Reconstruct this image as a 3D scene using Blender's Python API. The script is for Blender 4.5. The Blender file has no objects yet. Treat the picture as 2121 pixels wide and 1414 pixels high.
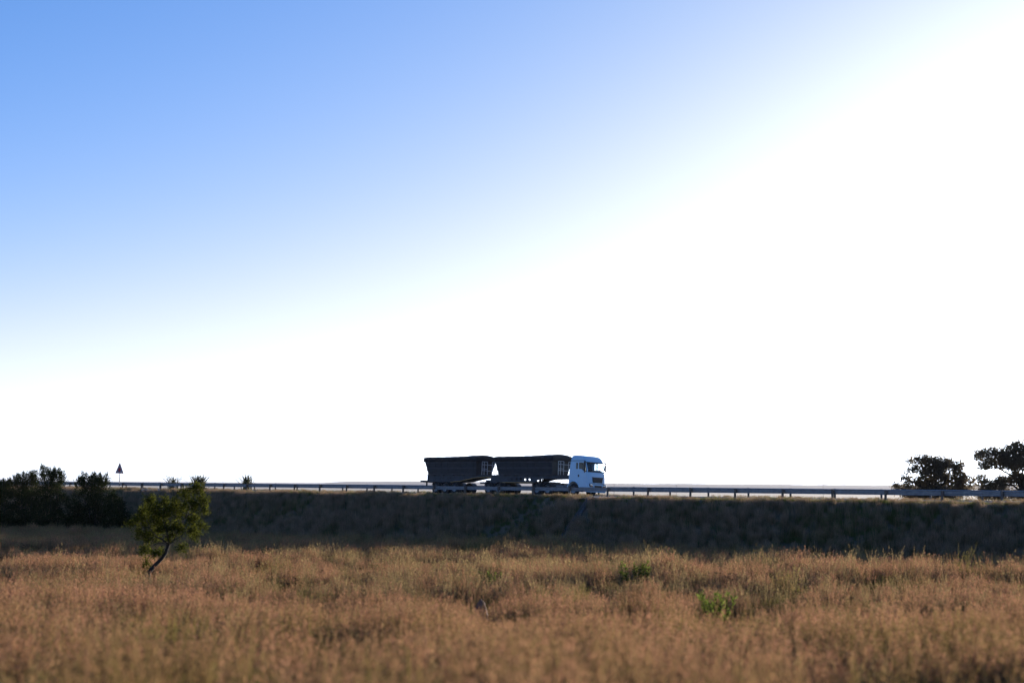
import bpy, bmesh, math, random
import numpy as np
from mathutils import Vector, Matrix, Euler

R = math.radians
sc = bpy.context.scene
C = sc.collection
random.seed(7)
rng = np.random.default_rng(11)

# ------------------------------------------------------------------ camera
EYE = 1.6
FPX = 2946.0                     # 50 mm on a 36 mm sensor, in photo pixels
PITCH, ROLL = R(5.66), R(0.40)
camd = bpy.data.cameras.new('camera')
camd.sensor_width = 36.0
camd.lens = 50.0
camd.clip_start = 0.1
camd.clip_end = 80000
camd.dof.use_dof = True
camd.dof.focus_distance = 122.0
camd.dof.aperture_fstop = 1.0
cam = bpy.data.objects.new('camera', camd)
C.objects.link(cam)
CAM_M = Matrix.Rotation(math.pi / 2 + PITCH, 4, 'X') @ Matrix.Rotation(ROLL, 4, 'Z')
cam.matrix_world = Matrix.Translation((0, 0, EYE)) @ CAM_M
sc.camera = cam

# ------------------------------------------------------------------ sky, sun, exposure
SUN_AZ, SUN_EL = R(29.0), R(5.0)     # azimuth clockwise from +Y
world = bpy.data.worlds.new('World')
sc.world = world
world.use_nodes = True
wn = world.node_tree.nodes
wl = world.node_tree.links
wn.clear()
w_out = wn.new('ShaderNodeOutputWorld')
w_bg = wn.new('ShaderNodeBackground')
w_sky = wn.new('ShaderNodeTexSky')
w_sky.sky_type = 'NISHITA'
w_sky.sun_disc = False
w_sky.sun_elevation = SUN_EL
w_sky.sun_rotation = SUN_AZ
w_sky.altitude = 1500
w_sky.air_density = 0.55
w_sky.dust_density = 1.3
w_sky.ozone_density = 2.3
w_bg.inputs['Strength'].default_value = 0.14
w_hs = wn.new('ShaderNodeHueSaturation')
w_hs.inputs['Saturation'].default_value = 1.05
wl.new(w_sky.outputs[0], w_hs.inputs['Color'])
# the brighter the sky, the paler it is (highlight rolloff put into its colour)
w_bw = wn.new('ShaderNodeRGBToBW')
w_mr = wn.new('ShaderNodeMapRange'); w_mr.interpolation_type = 'SMOOTHSTEP'
w_mr.inputs['From Min'].default_value = 0.2; w_mr.inputs['From Max'].default_value = 3.0
w_cc = wn.new('ShaderNodeCombineColor')
w_mx = wn.new('ShaderNodeMix'); w_mx.data_type = 'RGBA'
wl.new(w_hs.outputs[0], w_bw.inputs[0])
wl.new(w_bw.outputs[0], w_mr.inputs['Value'])
for i in range(3): wl.new(w_bw.outputs[0], w_cc.inputs[i])
wl.new(w_mr.outputs[0], w_mx.inputs['Factor'])
wl.new(w_hs.outputs[0], w_mx.inputs['A'])
wl.new(w_cc.outputs[0], w_mx.inputs['B'])
wl.new(w_mx.outputs['Result'], w_bg.inputs[0])
wl.new(w_bg.outputs[0], w_out.inputs[0])

sund = bpy.data.lights.new('sun', 'SUN')
sund.energy = 5.0
sund.angle = R(0.53)
sund.color = (1.0, 0.80, 0.60)
sun = bpy.data.objects.new('sun', sund)
C.objects.link(sun)
sdir = Vector((math.sin(SUN_AZ) * math.cos(SUN_EL), math.cos(SUN_AZ) * math.cos(SUN_EL), math.sin(SUN_EL)))
sun.rotation_euler = sdir.to_track_quat('Z', 'Y').to_euler()
sun.location = (60, 100, 60)

vs = sc.view_settings
vs.view_transform = 'Standard'
vs.look = 'None'
vs.exposure = 1.3
vs.gamma = 1.0
vs.use_white_balance = True          # the camera's cool white balance
vs.white_balance_temperature = 5600
vs.white_balance_tint = 9
sc.render.engine = 'CYCLES'
sc.cycles.max_bounces = 8
sc.cycles.transparent_max_bounces = 16
sc.cycles.use_denoising = True

# ------------------------------------------------------------------ helpers
def tag(o, label=None, cat=None, group=None, kind=None):
    if label: o['label'] = label
    if cat: o['category'] = cat
    if group: o['group'] = group
    if kind: o['kind'] = kind
    return o

def empty(name, loc=(0, 0, 0), rot=(0, 0, 0)):
    o = bpy.data.objects.new(name, None)
    o.empty_display_size = 0.3
    C.objects.link(o)
    o.location = loc
    o.rotation_euler = rot
    return o

class MB:
    """collects shapes and links them as one mesh object"""
    def __init__(self):
        self.v, self.f = [], []
    def add(self, vs_, fs_):
        n = len(self.v)
        self.v.extend([tuple(p) for p in vs_])
        self.f.extend([tuple(i + n for i in f) for f in fs_])
        return self
    def box(self, x0, x1, y0, y1, z0, z1):
        return self.add([(x0, y0, z0), (x1, y0, z0), (x1, y1, z0), (x0, y1, z0),
                         (x0, y0, z1), (x1, y0, z1), (x1, y1, z1), (x0, y1, z1)],
                        [(0, 3, 2, 1), (4, 5, 6, 7), (0, 1, 5, 4), (1, 2, 6, 5), (2, 3, 7, 6), (3, 0, 4, 7)])
    def tube(self, pts, rad, n=6, cap=True):
        pts = [Vector(p) for p in pts]
        if not isinstance(rad, (list, tuple)): rad = [rad] * len(pts)
        vs_, fs_ = [], []
        ref = None
        for i, p in enumerate(pts):
            d = (pts[min(i + 1, len(pts) - 1)] - pts[max(i - 1, 0)]).normalized()
            if ref is None:
                ref = d.orthogonal().normalized()
            a = (ref - d * ref.dot(d)).normalized()
            b = d.cross(a)
            ref = a
            for k in range(n):
                t = 2 * math.pi * k / n
                vs_.append(p + (a * math.cos(t) + b * math.sin(t)) * rad[i])
        for i in range(len(pts) - 1):
            for k in range(n):
                k2 = (k + 1) % n
                fs_.append((i * n + k, i * n + k2, (i + 1) * n + k2, (i + 1) * n + k))
        if cap:
            fs_.append(tuple(range(n - 1, -1, -1)))
            fs_.append(tuple(range((len(pts) - 1) * n, len(pts) * n)))
        return self.add(vs_, fs_)
    def lathe_y(self, prof, cx, cy, cz, n=28):
        """profile of (y, radius) spun about an axis along local Y"""
        vs_, fs_ = [], []
        m = len(prof)
        for k in range(n):
            t = 2 * math.pi * k / n
            for (yy, rr) in prof:
                vs_.append((cx + rr * math.cos(t), cy + yy, cz + rr * math.sin(t)))
        for k in range(n):
            k2 = (k + 1) % n
            for i in range(m - 1):
                fs_.append((k * m + i, k * m + i + 1, k2 * m + i + 1, k2 * m + i))
        return self.add(vs_, fs_)
    def prism_y(self, poly, y0, y1):
        """polygon of (x, z) extruded along Y"""
        n = len(poly)
        vs_ = [(x, y0, z) for x, z in poly] + [(x, y1, z) for x, z in poly]
        fs_ = [tuple(range(n)), tuple(range(2 * n - 1, n - 1, -1))]
        for i in range(n):
            j = (i + 1) % n
            fs_.append((i, i + n, j + n, j))
        return self.add(vs_, fs_)
    def prism_x(self, poly, x0, x1):
        n = len(poly)
        vs_ = [(x0, y, z) for y, z in poly] + [(x1, y, z) for y, z in poly]
        fs_ = [tuple(range(n)), tuple(range(2 * n - 1, n - 1, -1))]
        for i in range(n):
            j = (i + 1) % n
            fs_.append((i, i + n, j + n, j))
        return self.add(vs_, fs_)
    def mesh(self, name):
        me = bpy.data.meshes.new(name)
        me.from_pydata(self.v, [], self.f)
        bm = bmesh.new(); bm.from_mesh(me)
        bmesh.ops.recalc_face_normals(bm, faces=bm.faces)
        bm.to_mesh(me); bm.free()
        return me
    def build(self, name, mat, parent=None, smooth=None, bevel=0):
        me = self.mesh(name)
        return link(name, me, mat, parent, smooth, bevel)

def link(name, me, mat, parent=None, smooth=None, bevel=0):
    if mat is not None and not me.materials: me.materials.append(mat)
    if smooth:
        me.shade_smooth()
        me.set_sharp_from_angle(angle=R(smooth))
    o = bpy.data.objects.new(name, me)
    C.objects.link(o)
    if parent: o.parent = parent
    if bevel:
        b = o.modifiers.new('bevel', 'BEVEL'); b.width = bevel; b.segments = 2; b.limit_method = 'ANGLE'
    return o

def ray(px, py):
    d = CAM_M.to_3x3() @ Vector(((px - 1060.5) / FPX, -(py - 707.0) / FPX, -1.0))
    return d / d.y
def P(px, py, Y):
    """world point seen at photo pixel (px, py) at distance Y ahead of the camera"""
    d = ray(px, py) * Y
    return Vector((d.x, d.y, EYE + d.z))

def vnoise(x, y, seed=0):
    """smooth value noise in 0..1 (numpy arrays)"""
    x = np.asarray(x, float); y = np.asarray(y, float)
    xi = np.floor(x).astype(np.int64); yi = np.floor(y).astype(np.int64)
    fx = x - xi; fy = y - yi
    fx = fx * fx * (3 - 2 * fx); fy = fy * fy * (3 - 2 * fy)
    def h(a, b):
        n = (a * 374761393 + b * 668265263 + seed * 974634777) & 0x7fffffff
        n = ((n ^ (n >> 13)) * 1274126177) & 0x7fffffff
        n = n ^ (n >> 16)
        return (n & 0xffff) / 65535.0
    return (h(xi, yi) * (1 - fx) + h(xi + 1, yi) * fx) * (1 - fy) + (h(xi, yi + 1) * (1 - fx) + h(xi + 1, yi + 1) * fx) * fy
def fbm(x, y, seed=0):
    return (vnoise(x, y, seed) * .55 + vnoise(x * 2.1 + 7, y * 2.1 + 3, seed + 1) * .3 + vnoise(x * 4.3, y * 4.3, seed + 2) * .15)

# ------------------------------------------------------------------ materials
def mat(name, col, rough=0.7, metal=0.0, spec=0.5, var=0.0, vscale=3.0, bump=0.0, bscale=40.0, col2=None, stretch=None):
    m = bpy.data.materials.new(name); m.use_nodes = True
    nt = m.node_tree; b = nt.nodes['Principled BSDF']
    b.inputs['Base Color'].default_value = (*col, 1)
    b.inputs['Roughness'].default_value = rough
    b.inputs['Metallic'].default_value = metal
    b.inputs['Specular IOR Level'].default_value = spec
    if var or col2 or bump:
        tc = nt.nodes.new('ShaderNodeTexCoord')
        mp = nt.nodes.new('ShaderNodeMapping')
        nt.links.new(tc.outputs['Object'], mp.inputs[0])
        if stretch: mp.inputs['Scale'].default_value = stretch
    if var or col2:
        n = nt.nodes.new('ShaderNodeTexNoise'); n.inputs['Scale'].default_value = vscale; n.inputs['Detail'].default_value = 6
        nt.links.new(mp.outputs[0], n.inputs['Vector'])
        r = nt.nodes.new('ShaderNodeValToRGB')
        c2 = col2 or tuple(c * (1 - var) for c in col)
        r.color_ramp.elements[0].position = .35; r.color_ramp.elements[0].color = (*c2, 1)
        r.color_ramp.elements[1].position = .65; r.color_ramp.elements[1].color = (*col, 1)
        nt.links.new(n.outputs['Fac'], r.inputs[0])
        nt.links.new(r.outputs[0], b.inputs['Base Color'])
    if bump:
        n2 = nt.nodes.new('ShaderNodeTexNoise'); n2.inputs['Scale'].default_value = bscale; n2.inputs['Detail'].default_value = 4
        nt.links.new(mp.outputs[0], n2.inputs['Vector'])
        bp = nt.nodes.new('ShaderNodeBump'); bp.inputs['Strength'].default_value = bump; bp.inputs['Distance'].default_value = .02
        nt.links.new(n2.outputs['Fac'], bp.inputs['Height'])
        nt.links.new(bp.outputs[0], b.inputs['Normal'])
    return m

def leaf_mat(name, dark, light, trans=0.45, attr=None):
    """thin leaf: diffuse + translucent, colour from the per-vertex attribute (and the per-tuft tint)"""
    m = bpy.data.materials.new(name); m.use_nodes = True
    nt = m.node_tree; nt.nodes.clear()
    out = nt.nodes.new('ShaderNodeOutputMaterial')
    at = nt.nodes.new('ShaderNodeAttribute'); at.attribute_name = 'shade'
    rp = nt.nodes.new('ShaderNodeMix'); rp.data_type = 'RGBA'
    rp.inputs['A'].default_value = (*dark, 1); rp.inputs['B'].default_value = (*light, 1)
    nt.links.new(at.outputs['Fac'], rp.inputs['Factor'])
    d = nt.nodes.new('ShaderNodeBsdfDiffuse'); t = nt.nodes.new('ShaderNodeBsdfTranslucent')
    mx = nt.nodes.new('ShaderNodeMixShader'); mx.inputs[0].default_value = trans
    nt.links.new(rp.outputs['Result'], d.inputs[0]); nt.links.new(rp.outputs['Result'], t.inputs[0])
    nt.links.new(d.outputs[0], mx.inputs[1]); nt.links.new(t.outputs[0], mx.inputs[2])
    nt.links.new(mx.outputs[0], out.inputs[0])
    return m

def grass_mat(name, trans=0.4):
    """colour per vertex ('col'), shifted toward green by the tuft's own 'tint', with a little random value"""
    m = bpy.data.materials.new(name); m.use_nodes = True
    nt = m.node_tree; nt.nodes.clear()
    out = nt.nodes.new('ShaderNodeOutputMaterial')
    at = nt.nodes.new('ShaderNodeAttribute'); at.attribute_name = 'col'
    ti = nt.nodes.new('ShaderNodeAttribute'); ti.attribute_name = 'tint'; ti.attribute_type = 'INSTANCER'
    oi = nt.nodes.new('ShaderNodeObjectInfo')
    mx = nt.nodes.new('ShaderNodeMix'); mx.data_type = 'RGBA'
    mx.inputs['B'].default_value = (0.125, 0.125, 0.018, 1)
    nt.links.new(ti.outputs['Fac'], mx.inputs['Factor'])
    nt.links.new(at.outputs['Color'], mx.inputs['A'])
    hv = nt.nodes.new('ShaderNodeHueSaturation')
    mr = nt.nodes.new('ShaderNodeMapRange'); mr.inputs['To Min'].default_value = .72; mr.inputs['To Max'].default_value = 1.25
    nt.links.new(oi.outputs['Random'], mr.inputs['Value'])
    nt.links.new(mr.outputs[0], hv.inputs['Value'])
    nt.links.new(mx.outputs['Result'], hv.inputs['Color'])
    d = nt.nodes.new('ShaderNodeBsdfDiffuse'); t = nt.nodes.new('ShaderNodeBsdfTranslucent')
    ms = nt.nodes.new('ShaderNodeMixShader'); ms.inputs[0].default_value = trans
    nt.links.new(hv.outputs[0], d.inputs[0]); nt.links.new(hv.outputs[0], t.inputs[0])
    nt.links.new(d.outputs[0], ms.inputs[1]); nt.links.new(t.outputs[0], ms.inputs[2])
    nt.links.new(ms.outputs[0], out.inputs[0])
    return m

def glass_mat(name, tint=(.88, .91, .92)):
    m = bpy.data.materials.new(name); m.use_nodes = True
    nt = m.node_tree; nt.nodes.clear()
    out = nt.nodes.new('ShaderNodeOutputMaterial')
    t = nt.nodes.new('ShaderNodeBsdfTransparent'); t.inputs[0].default_value = (*tint, 1)
    g = nt.nodes.new('ShaderNodeBsdfGlossy'); g.inputs['Roughness'].default_value = .03; g.inputs[0].default_value = (.9, .9, .9, 1)
    lw = nt.nodes.new('ShaderNodeLayerWeight'); lw.inputs[0].default_value = .5
    pw = nt.nodes.new('ShaderNodeMath'); pw.operation = 'POWER'; pw.inputs[1].default_value = 5
    fr = nt.nodes.new('ShaderNodeMath'); fr.operation = 'MULTIPLY_ADD'; fr.inputs[1].default_value = .8; fr.inputs[2].default_value = .03
    nt.links.new(lw.outputs['Facing'], pw.inputs[0]); nt.links.new(pw.outputs[0], fr.inputs[0])
    mx = nt.nodes.new('ShaderNodeMixShader')
    nt.links.new(fr.outputs[0], mx.inputs[0]); nt.links.new(t.outputs[0], mx.inputs[1]); nt.links.new(g.outputs[0], mx.inputs[2])
    nt.links.new(mx.outputs[0], out.inputs[0])
    return m

M = {}
M['soil'] = mat('soil', (.115, .085, .050), .95, var=.4, vscale=.6, col2=(.06, .055, .028))
M['asphalt'] = mat('asphalt', (.055, .055, .058), .85, var=.25, vscale=2, bump=.3, bscale=60)
M['line'] = mat('road_paint', (.7, .7, .68), .6, var=.3, vscale=8)
M['old_concrete'] = mat('stained_concrete', (.13, .125, .12), .95, var=.5, vscale=6, bump=.4, bscale=30)
M['concrete'] = mat('concrete', (.36, .35, .34), .9, var=.35, vscale=5, bump=.3, bscale=30)
M['galv'] = mat('galvanised_steel', (.30, .32, .35), .55, .6, var=.25, vscale=4)
M['post'] = mat('weathered_post', (.13, .115, .10), .85, var=.35, vscale=9)
M['paint'] = mat('shade_blue_cab_paint', (.44, .63, .79), .32, 0, .5, var=.05, vscale=2)  # white cab, with the blue of its shade put into the paint colour
M['plastic'] = mat('black_plastic', (.022, .022, .024), .55)
M['trim'] = mat('grey_trim', (.10, .11, .12), .5)
M['grille'] = mat('grille_black', (.018, .017, .017), .5, var=.3, vscale=30)
M['glass'] = glass_mat('cab_glass')
M['lens'] = mat('headlight_lens', (.75, .78, .8), .08, .7)
M['amber'] = mat('amber_lens', (.6, .2, .03), .25)
M['redlens'] = mat('red_lens', (.45, .02, .02), .25)
M['rubber'] = mat('tyre_rubber', (.02, .02, .02), .85)
M['rim'] = mat('wheel_rim', (.32, .33, .34), .45, .7)
M['chassis'] = mat('chassis_blue_black', (.030, .036, .046), .6, var=.35, vscale=3)
M['tub'] = mat('tub_steel', (.026, .029, .036), .65, var=.3, vscale=1.5, stretch=(1, 1, 4))
M['rib'] = mat('tub_rib', (.045, .048, .056), .6, var=.3, vscale=4)
M['tarp'] = mat('tarpaulin', (.022, .022, .027), .75, var=.25, vscale=2, bump=.5, bscale=6)
M['ladder'] = mat('ladder_steel', (.40, .42, .45), .5, .3)
M['tape'] = mat('reflective_tape', (.42, .26, .07), .5, var=.3, vscale=6)
M['tank'] = mat('tank_aluminium', (.13, .135, .145), .5, .4, var=.3, vscale=4)
M['seat'] = mat('seat_cloth', (.035, .036, .038), .9)
M['signface'] = mat('sign_face', (.30, .29, .30), .6)
M['signred'] = mat('sign_red', (.30, .018, .022), .5)
M['signback'] = mat('sign_post_steel', (.12, .11, .11), .6)
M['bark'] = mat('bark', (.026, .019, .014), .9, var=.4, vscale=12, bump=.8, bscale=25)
M['rock'] = mat('mound_earth', (.20, .10, .06), .95, var=.4, vscale=9, bump=.8, bscale=12)
M['hill'] = mat('far_hills', (.10, .10, .085), .95)
M['leaf_young'] = leaf_mat('leaf_young_tree', (.016, .021, .005), (.105, .112, .015), .45)
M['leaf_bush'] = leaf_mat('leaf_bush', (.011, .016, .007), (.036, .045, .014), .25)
M['leaf_pine'] = leaf_mat('leaf_far_tree', (.105, .088, .058), (.200, .160, .095), .6)
M['leaf_weed'] = leaf_mat('leaf_weed', (.070, .095, .018), (.150, .185, .034), .55)
M['leaf_reed'] = leaf_mat('leaf_reed', (.035, .038, .018), (.09, .085, .04), .3)
M['grass'] = grass_mat('grass_blades', .45)

# ------------------------------------------------------------------ the lie of the land
AL = R(44.6)                               # the road runs from near right to far left
RD = Vector((math.cos(AL), -math.sin(AL), 0))      # along the road, toward the right
RN = Vector((math.sin(AL), math.cos(AL), 0))       # across it, away from the camera
O = Vector((0, 118.0, 0))                  # a point on the near guard rail
ROADZ = EYE - 1.12
VERGE = EYE - 1.08

def pq(X, Y):
    return X * RN.x + (Y - O.y) * RN.y, X * RD.x + (Y - O.y) * RD.y
def xy(p, q):
    return p * RN.x + q * RD.x, O.y + p * RN.y + q * RD.y
def field_z(Y):
    Y = np.asarray(Y, float)
    yc = np.clip(Y, -20, 106)
    return -(.0532 * yc - .000203 * yc * yc) - .0175 * np.clip(Y - 106, 0, 160)
def ground(X, Y):
    X = np.asarray(X, float); Y = np.asarray(Y, float)
    p, q = pq(X, Y)
    und = (fbm(X / 16, Y / 16, 3) - .5) * .5 + (fbm(X / 4.5, Y / 4.5, 9) - .5) * .12
    fade = np.clip((np.hypot(X, Y) - 3) / 12, 0, 1)
    field = field_z(Y) + und * fade
    bank = VERGE - .06 - np.clip(-1.3 - p, 0, None) / 2.0 + (fbm(X / 5, Y / 5, 21) - .5) * .25 * np.clip((-1.5 - p) / 2, 0, 1)
    k = .6
    h = np.clip(.5 + .5 * (bank - field) / k, 0, 1)
    near = field * (1 - h) + bank * h + k * h * (1 - h)
    # beyond the road: down the far bank to a low plain that runs to the horizon
    d = np.clip(p - 12.9, 0, None)
    far = np.where(d < 9, VERGE - .06 - d / 2.0, VERGE - .06 - 4.5 - 36 * (1 - np.exp(-(d - 9) / 700.0)))
    far = far + (fbm(X / 30, Y / 30, 5) - .5) * np.clip((d - 9) / 60, 0, 1) * 1.2
    top = VERGE - .06 - .0 * p
    return np.where(p < 1.0, near, np.where(p < 12.9, np.where((p > 1.4) & (p < 10.6), top - .22, top), far))
def gz(x, y): return float(ground(x, y))

def axis(fine0, fine1, step, far, grow=1.25):
    a = list(np.arange(fine0, fine1 + .01, step))
    s, v = step, fine1
    while v < far:
        s *= grow; v += s; a.append(v)
    s, v = step, fine0
    lo = []
    while v > -far:
        s *= grow; v -= s; lo.append(v)
    return np.array(lo[::-1] + a)
pa = axis(-120, 26, 1.0, 26000)
extra = np.array([-1.3, .99, 1.01, 1.39, 1.41, 10.59, 10.61, 12.89, 12.91])
pa = np.unique(np.concatenate([pa[pa > -400], extra]))
qa = axis(-130, 110, 2.0, 26000)
PP, QQ = np.meshgrid(pa, qa, indexing='ij')
GX, GY = xy(PP, QQ)
GZ = ground(GX, GY)
def grid_mesh(name, X, Y, Z):
    n, m = X.shape
    v = np.stack([X, Y, Z], -1).reshape(-1, 3)
    i = np.arange(n * m).reshape(n, m)
    f = np.stack([i[:-1, :-1], i[:-1, 1:], i[1:, 1:], i[1:, :-1]], -1).reshape(-1, 4)
    me = bpy.data.meshes.new(name)
    me.from_pydata(v.tolist(), [], f.tolist())
    me.update()
    if me.polygons[0].normal.z < 0: me.flip_normals()
    return me
go = link('ground', grid_mesh('ground', GX, GY, GZ), M['soil'], smooth=60)
tag(go, 'rough earth of the grass field and road embankment', kind='structure')

# road: cambered sheet, edge lines and broken centre line
def road_z(p): return ROADZ + .092 - (.02 if p < 6 else .036) * abs(p - 6.0)
rp = np.array([1.45, 3.0, 4.5, 6.0, 7.5, 9.0, 10.55])
rq = axis(-200, 100, 10, 2500)
RP, RQ = np.meshgrid(rp, rq, indexing='ij')
rx, ry = xy(RP, RQ)
rz = ROADZ + .092 - np.where(RP < 6, .02, .036) * np.abs(RP - 6.0)
tag(link('road', grid_mesh('road', rx, ry, rz), M['asphalt'], smooth=30), kind='structure')
def strip(name, p0, p1, q0, q1, dz, m, parent=None):
    mb = MB()
    a, b, c, d = [xy(p0, q0), xy(p1, q0), xy(p1, q1), xy(p0, q1)]
    z0, z1 = road_z(p0) + dz, road_z(p1) + dz
    mb.add([(*a, z0), (*b, z1), (*c, z1), (*d, z0)], [(0, 1, 2, 3)])
    return mb.build(name, m, parent)
tag(strip('edge_line', 1.85, 2.0, -200, 90, .004, M['line']), kind='structure')
tag(strip('edge_line', 10.0, 10.15, -200, 90, .004, M['line']), kind='structure')
cl = None
for i in range(12):
    q0 = -90 + i * 12
    o = strip('centre_line', 5.94, 6.06, q0, q0 + 4.0, .004, M['line'], cl)
    if cl is None: cl = o; tag(o, kind='structure')

def at_pq(px, py, p, dz=0):
    """point on the road-parallel line at offset p that is seen at photo column px"""
    r_ = ray(px, py)
    k = r_.x
    Y = (p + O.y * RN.y) / (k * RN.x + RN.y)
    return Vector((k * Y, Y, 0))
def q_at(px, py, p):
    v = at_pq(px, py, p)
    return pq(v.x, v.y)[1]

# low concrete kerbs at both road edges
for p0, p1, z1 in ((1.12, 1.36, VERGE + .05), (10.64, 10.88, VERGE + .05)):
    mb = MB()
    pts = []
    for q in (-200, 95):
        for (p, z) in ((p0, ROADZ - .3), (p0, z1), (p1 - .06, z1), (p1, z1 - .05), (p1, ROADZ - .3)):
            x, y = xy(p, q); pts.append((x, y, z))
    mb.add(pts, [(0, 1, 6, 5), (1, 2, 7, 6), (2, 3, 8, 7), (3, 4, 9, 8), (4, 3, 2, 1, 0), (5, 6, 7, 8, 9)])
    tag(mb.build('kerb', M['concrete']), kind='structure')

# ------------------------------------------------------------------ guard rails
def guard_rail(name, p, side, posts_q, zbase, label):
    """side: +1 when the beam stands on the far side (+p) of its posts"""
    root = empty(name, (*xy(p, 0), zbase))
    root.rotation_euler = (0, 0, -AL)     # local x along the road, local y away from the camera
    tag(root, label, 'guard rail', 'guard rails along the road')
    # beam: W profile, in lapped lengths between every second post
    prof = [(-.000, .155), (.030, .140), (.078, .105), (.078, .062), (.012, .018), (.012, -.018), (.078, -.062), (.078, -.105), (.030, -.140), (0, -.155)]
    prof = [(side * a, b) for a, b in prof]
    inner = [(a - side * .006, b) for a, b in prof]
    sec = prof + inner[::-1]
    L = posts_q[1] - posts_q[0]
    beam_me = None
    for i in range(0, len(posts_q) - 1, 2):
        q0 = posts_q[i] - .18; q1 = posts_q[min(i + 2, len(posts_q) - 1)] + .14
        if beam_me is None:
            mb = MB(); n = len(sec)
            vsn = [(x, y, z) for x in (0, q1 - q0) for y, z in sec]
            fsn = [(k, (k + 1) % n, (k + 1) % n + n, k + n) for k in range(n)]
            mb.add(vsn, fsn)
            beam_me = mb.mesh('beam'); beam_me.materials.append(M['galv'])
        b = link('beam', beam_me, None, root)
        b.location = (q0, side * (.115 + .004 * (i // 2 % 2)), .60)
        b.rotation_euler = (0, 0, random.uniform(-.0008, .0008))
    # posts with spacer blocks
    pb = MB().tube([(0, 0, -.5), (0, 0, .78)], .085, 12).mesh('post'); pb.materials.append(M['post'])
    blk = MB().box(-.07, .07, 0, .10, .46, .74).mesh('spacer'); blk.materials.append(M['post'])
    if side < 0:
        blk = MB().box(-.07, .07, -.10, 0, .46, .74).mesh('spacer'); blk.materials.append(M['post'])
    for m_ in (pb, blk):
        m_.shade_smooth(); m_.set_sharp_from_angle(angle=R(40))
    for q in posts_q:
        po = link('post', pb, None, root)
        po.location = (q, 0, random.uniform(-.03, .02))
        po.rotation_euler = (random.uniform(-.02, .02), random.uniform(-.02, .02), random.uniform(0, 6))
        s_ = link('spacer', blk, None, root)
        s_.location = (q, side * .06, 0)
    return root
LP = 4.0
qn = q_at(1342, 1012, 0)
near_q = [qn + LP * k for k in range(-33, 16)]
guard_rail('guard_rail', 0.0, 1, near_q, VERGE, 'grey steel guard rail on the near side of the road, above the embankment')
qf = q_at(1388, 1008, 11.6)
far_q = [qf + LP * k for k in range(-40, 18)]
guard_rail('guard_rail', 11.6, -1, far_q, VERGE + .02, 'far guard rail seen behind the truck, on the other side of the road')

# ------------------------------------------------------------------ concrete drain chutes down the bank
def chute(px_top, px_bot, label, full=True):
    a2 = at_pq(px_top, 1036, -1.0)
    fy = None
    b2 = at_pq(px_bot, 1125, -9.2)
    if not full: b2 = a2.lerp(b2, .12)
    n = 14
    mb = MB()
    w, t, hgt = .15, .05, .16
    d = (b2 - a2).normalized(); s_ = Vector((-d.y, d.x, 0))
    rows = []
    for i in range(n + 1):
        c = a2.lerp(b2, i / n)
        z = gz(c.x, c.y) + .02
        for (o_, zz) in ((-w - t, -.15), (-w - t, hgt), (-w, hgt), (-w + .04, .0), (w - .04, .0), (w, hgt), (w + t, hgt), (w + t, -.15)):
            v = c + s_ * o_
            rows.append((v.x, v.y, z + zz))
    fs_ = []
    for i in range(n):
        for k in range(7):
            fs_.append((i * 8 + k, i * 8 + k + 1, (i + 1) * 8 + k + 1, (i + 1) * 8 + k))
    fs_ += [tuple(range(8)), tuple(range(n * 8 + 7, n * 8 - 1, -1))]
    mb.add(rows, fs_)
    root = empty('drain_chute', (a2.x, a2.y, gz(a2.x, a2.y)))
    tag(root, label, 'drain')
    o = mb.build('channel', M['old_concrete'], root, bevel=.012)
    o.matrix_parent_inverse = Matrix.Translation(root.location).inverted()
    # flared inlet apron at the top, between the rail and the kerb
    pa_, qa_ = pq(a2.x, a2.y)
    mb = MB()
    pts = [(-1.25, qa_ - .45), (-1.25, qa_ + .45), (-.2, qa_ + 1.5), (1.1, qa_ + 2.0), (1.1, qa_ - 1.2), (-.2, qa_ - .9)]
    top = [(*xy(a, b), VERGE + .03) for a, b in pts]; bot = [(*xy(a, b), VERGE - .25) for a, b in pts]
    k = len(pts)
    mb.add(top + bot, [tuple(range(k)), tuple(range(2 * k - 1, k - 1, -1))] + [(i, (i + 1) % k, (i + 1) % k + k, i + k) for i in range(k)])
    o = mb.build('inlet_apron', M['concrete'], root)
    o.matrix_parent_inverse = Matrix.Translation(root.location).inverted()
    return a2, b2, qa_
CH = [chute(1227, 1143, 'concrete drain chute running down the embankment below the truck cab'),
      chute(300, 288, 'concrete drain inlet at the bank top behind the small tree', False)]

# ------------------------------------------------------------------ the truck
TP = 8.62                                      # centre line of the truck, across the road
qc = q_at(1216, 985, TP - 1.25)                # cab front corner, along the road
TL = R(-2.5)                                   # lean with the camber
def truck_frame(u):
    x, y = xy(TP, qc + u)
    return (x, y, road_z(TP) - .02)
TROT = (Matrix.Rotation(-AL, 4, 'Z') @ Matrix.Rotation(TL, 4, 'X')).to_euler()

def plate(name, outer, holes, y, th, m, parent):
    """flat plate in the x-z plane with round or polygonal holes"""
    cu = bpy.data.curves.new(name, 'CURVE'); cu.dimensions = '2D'; cu.fill_mode = 'BOTH'; cu.extrude = th / 2
    for loop in [outer] + holes:
        s_ = cu.splines.new('POLY'); s_.points.add(len(loop) - 1)
        for pnt, (a, b) in zip(s_.points, loop): pnt.co = (a, b, 0, 1)
        s_.use_cyclic_u = True
    tmp = bpy.data.objects.new('tmp', cu)
    me = bpy.data.meshes.new_from_object(tmp)
    bpy.data.objects.remove(tmp); bpy.data.curves.remove(cu)
    me.transform(Matrix.Translation((0, y, 0)) @ Matrix.Rotation(math.pi / 2, 4, 'X'))
    me.materials.clear()
    me.name = name
    return link(name, me, m, parent)
def circ(cx, cz, r, n=16):
    return [(cx + r * math.cos(2 * math.pi * k / n), cz + r * math.sin(2 * math.pi * k / n)) for k in range(n)]

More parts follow.
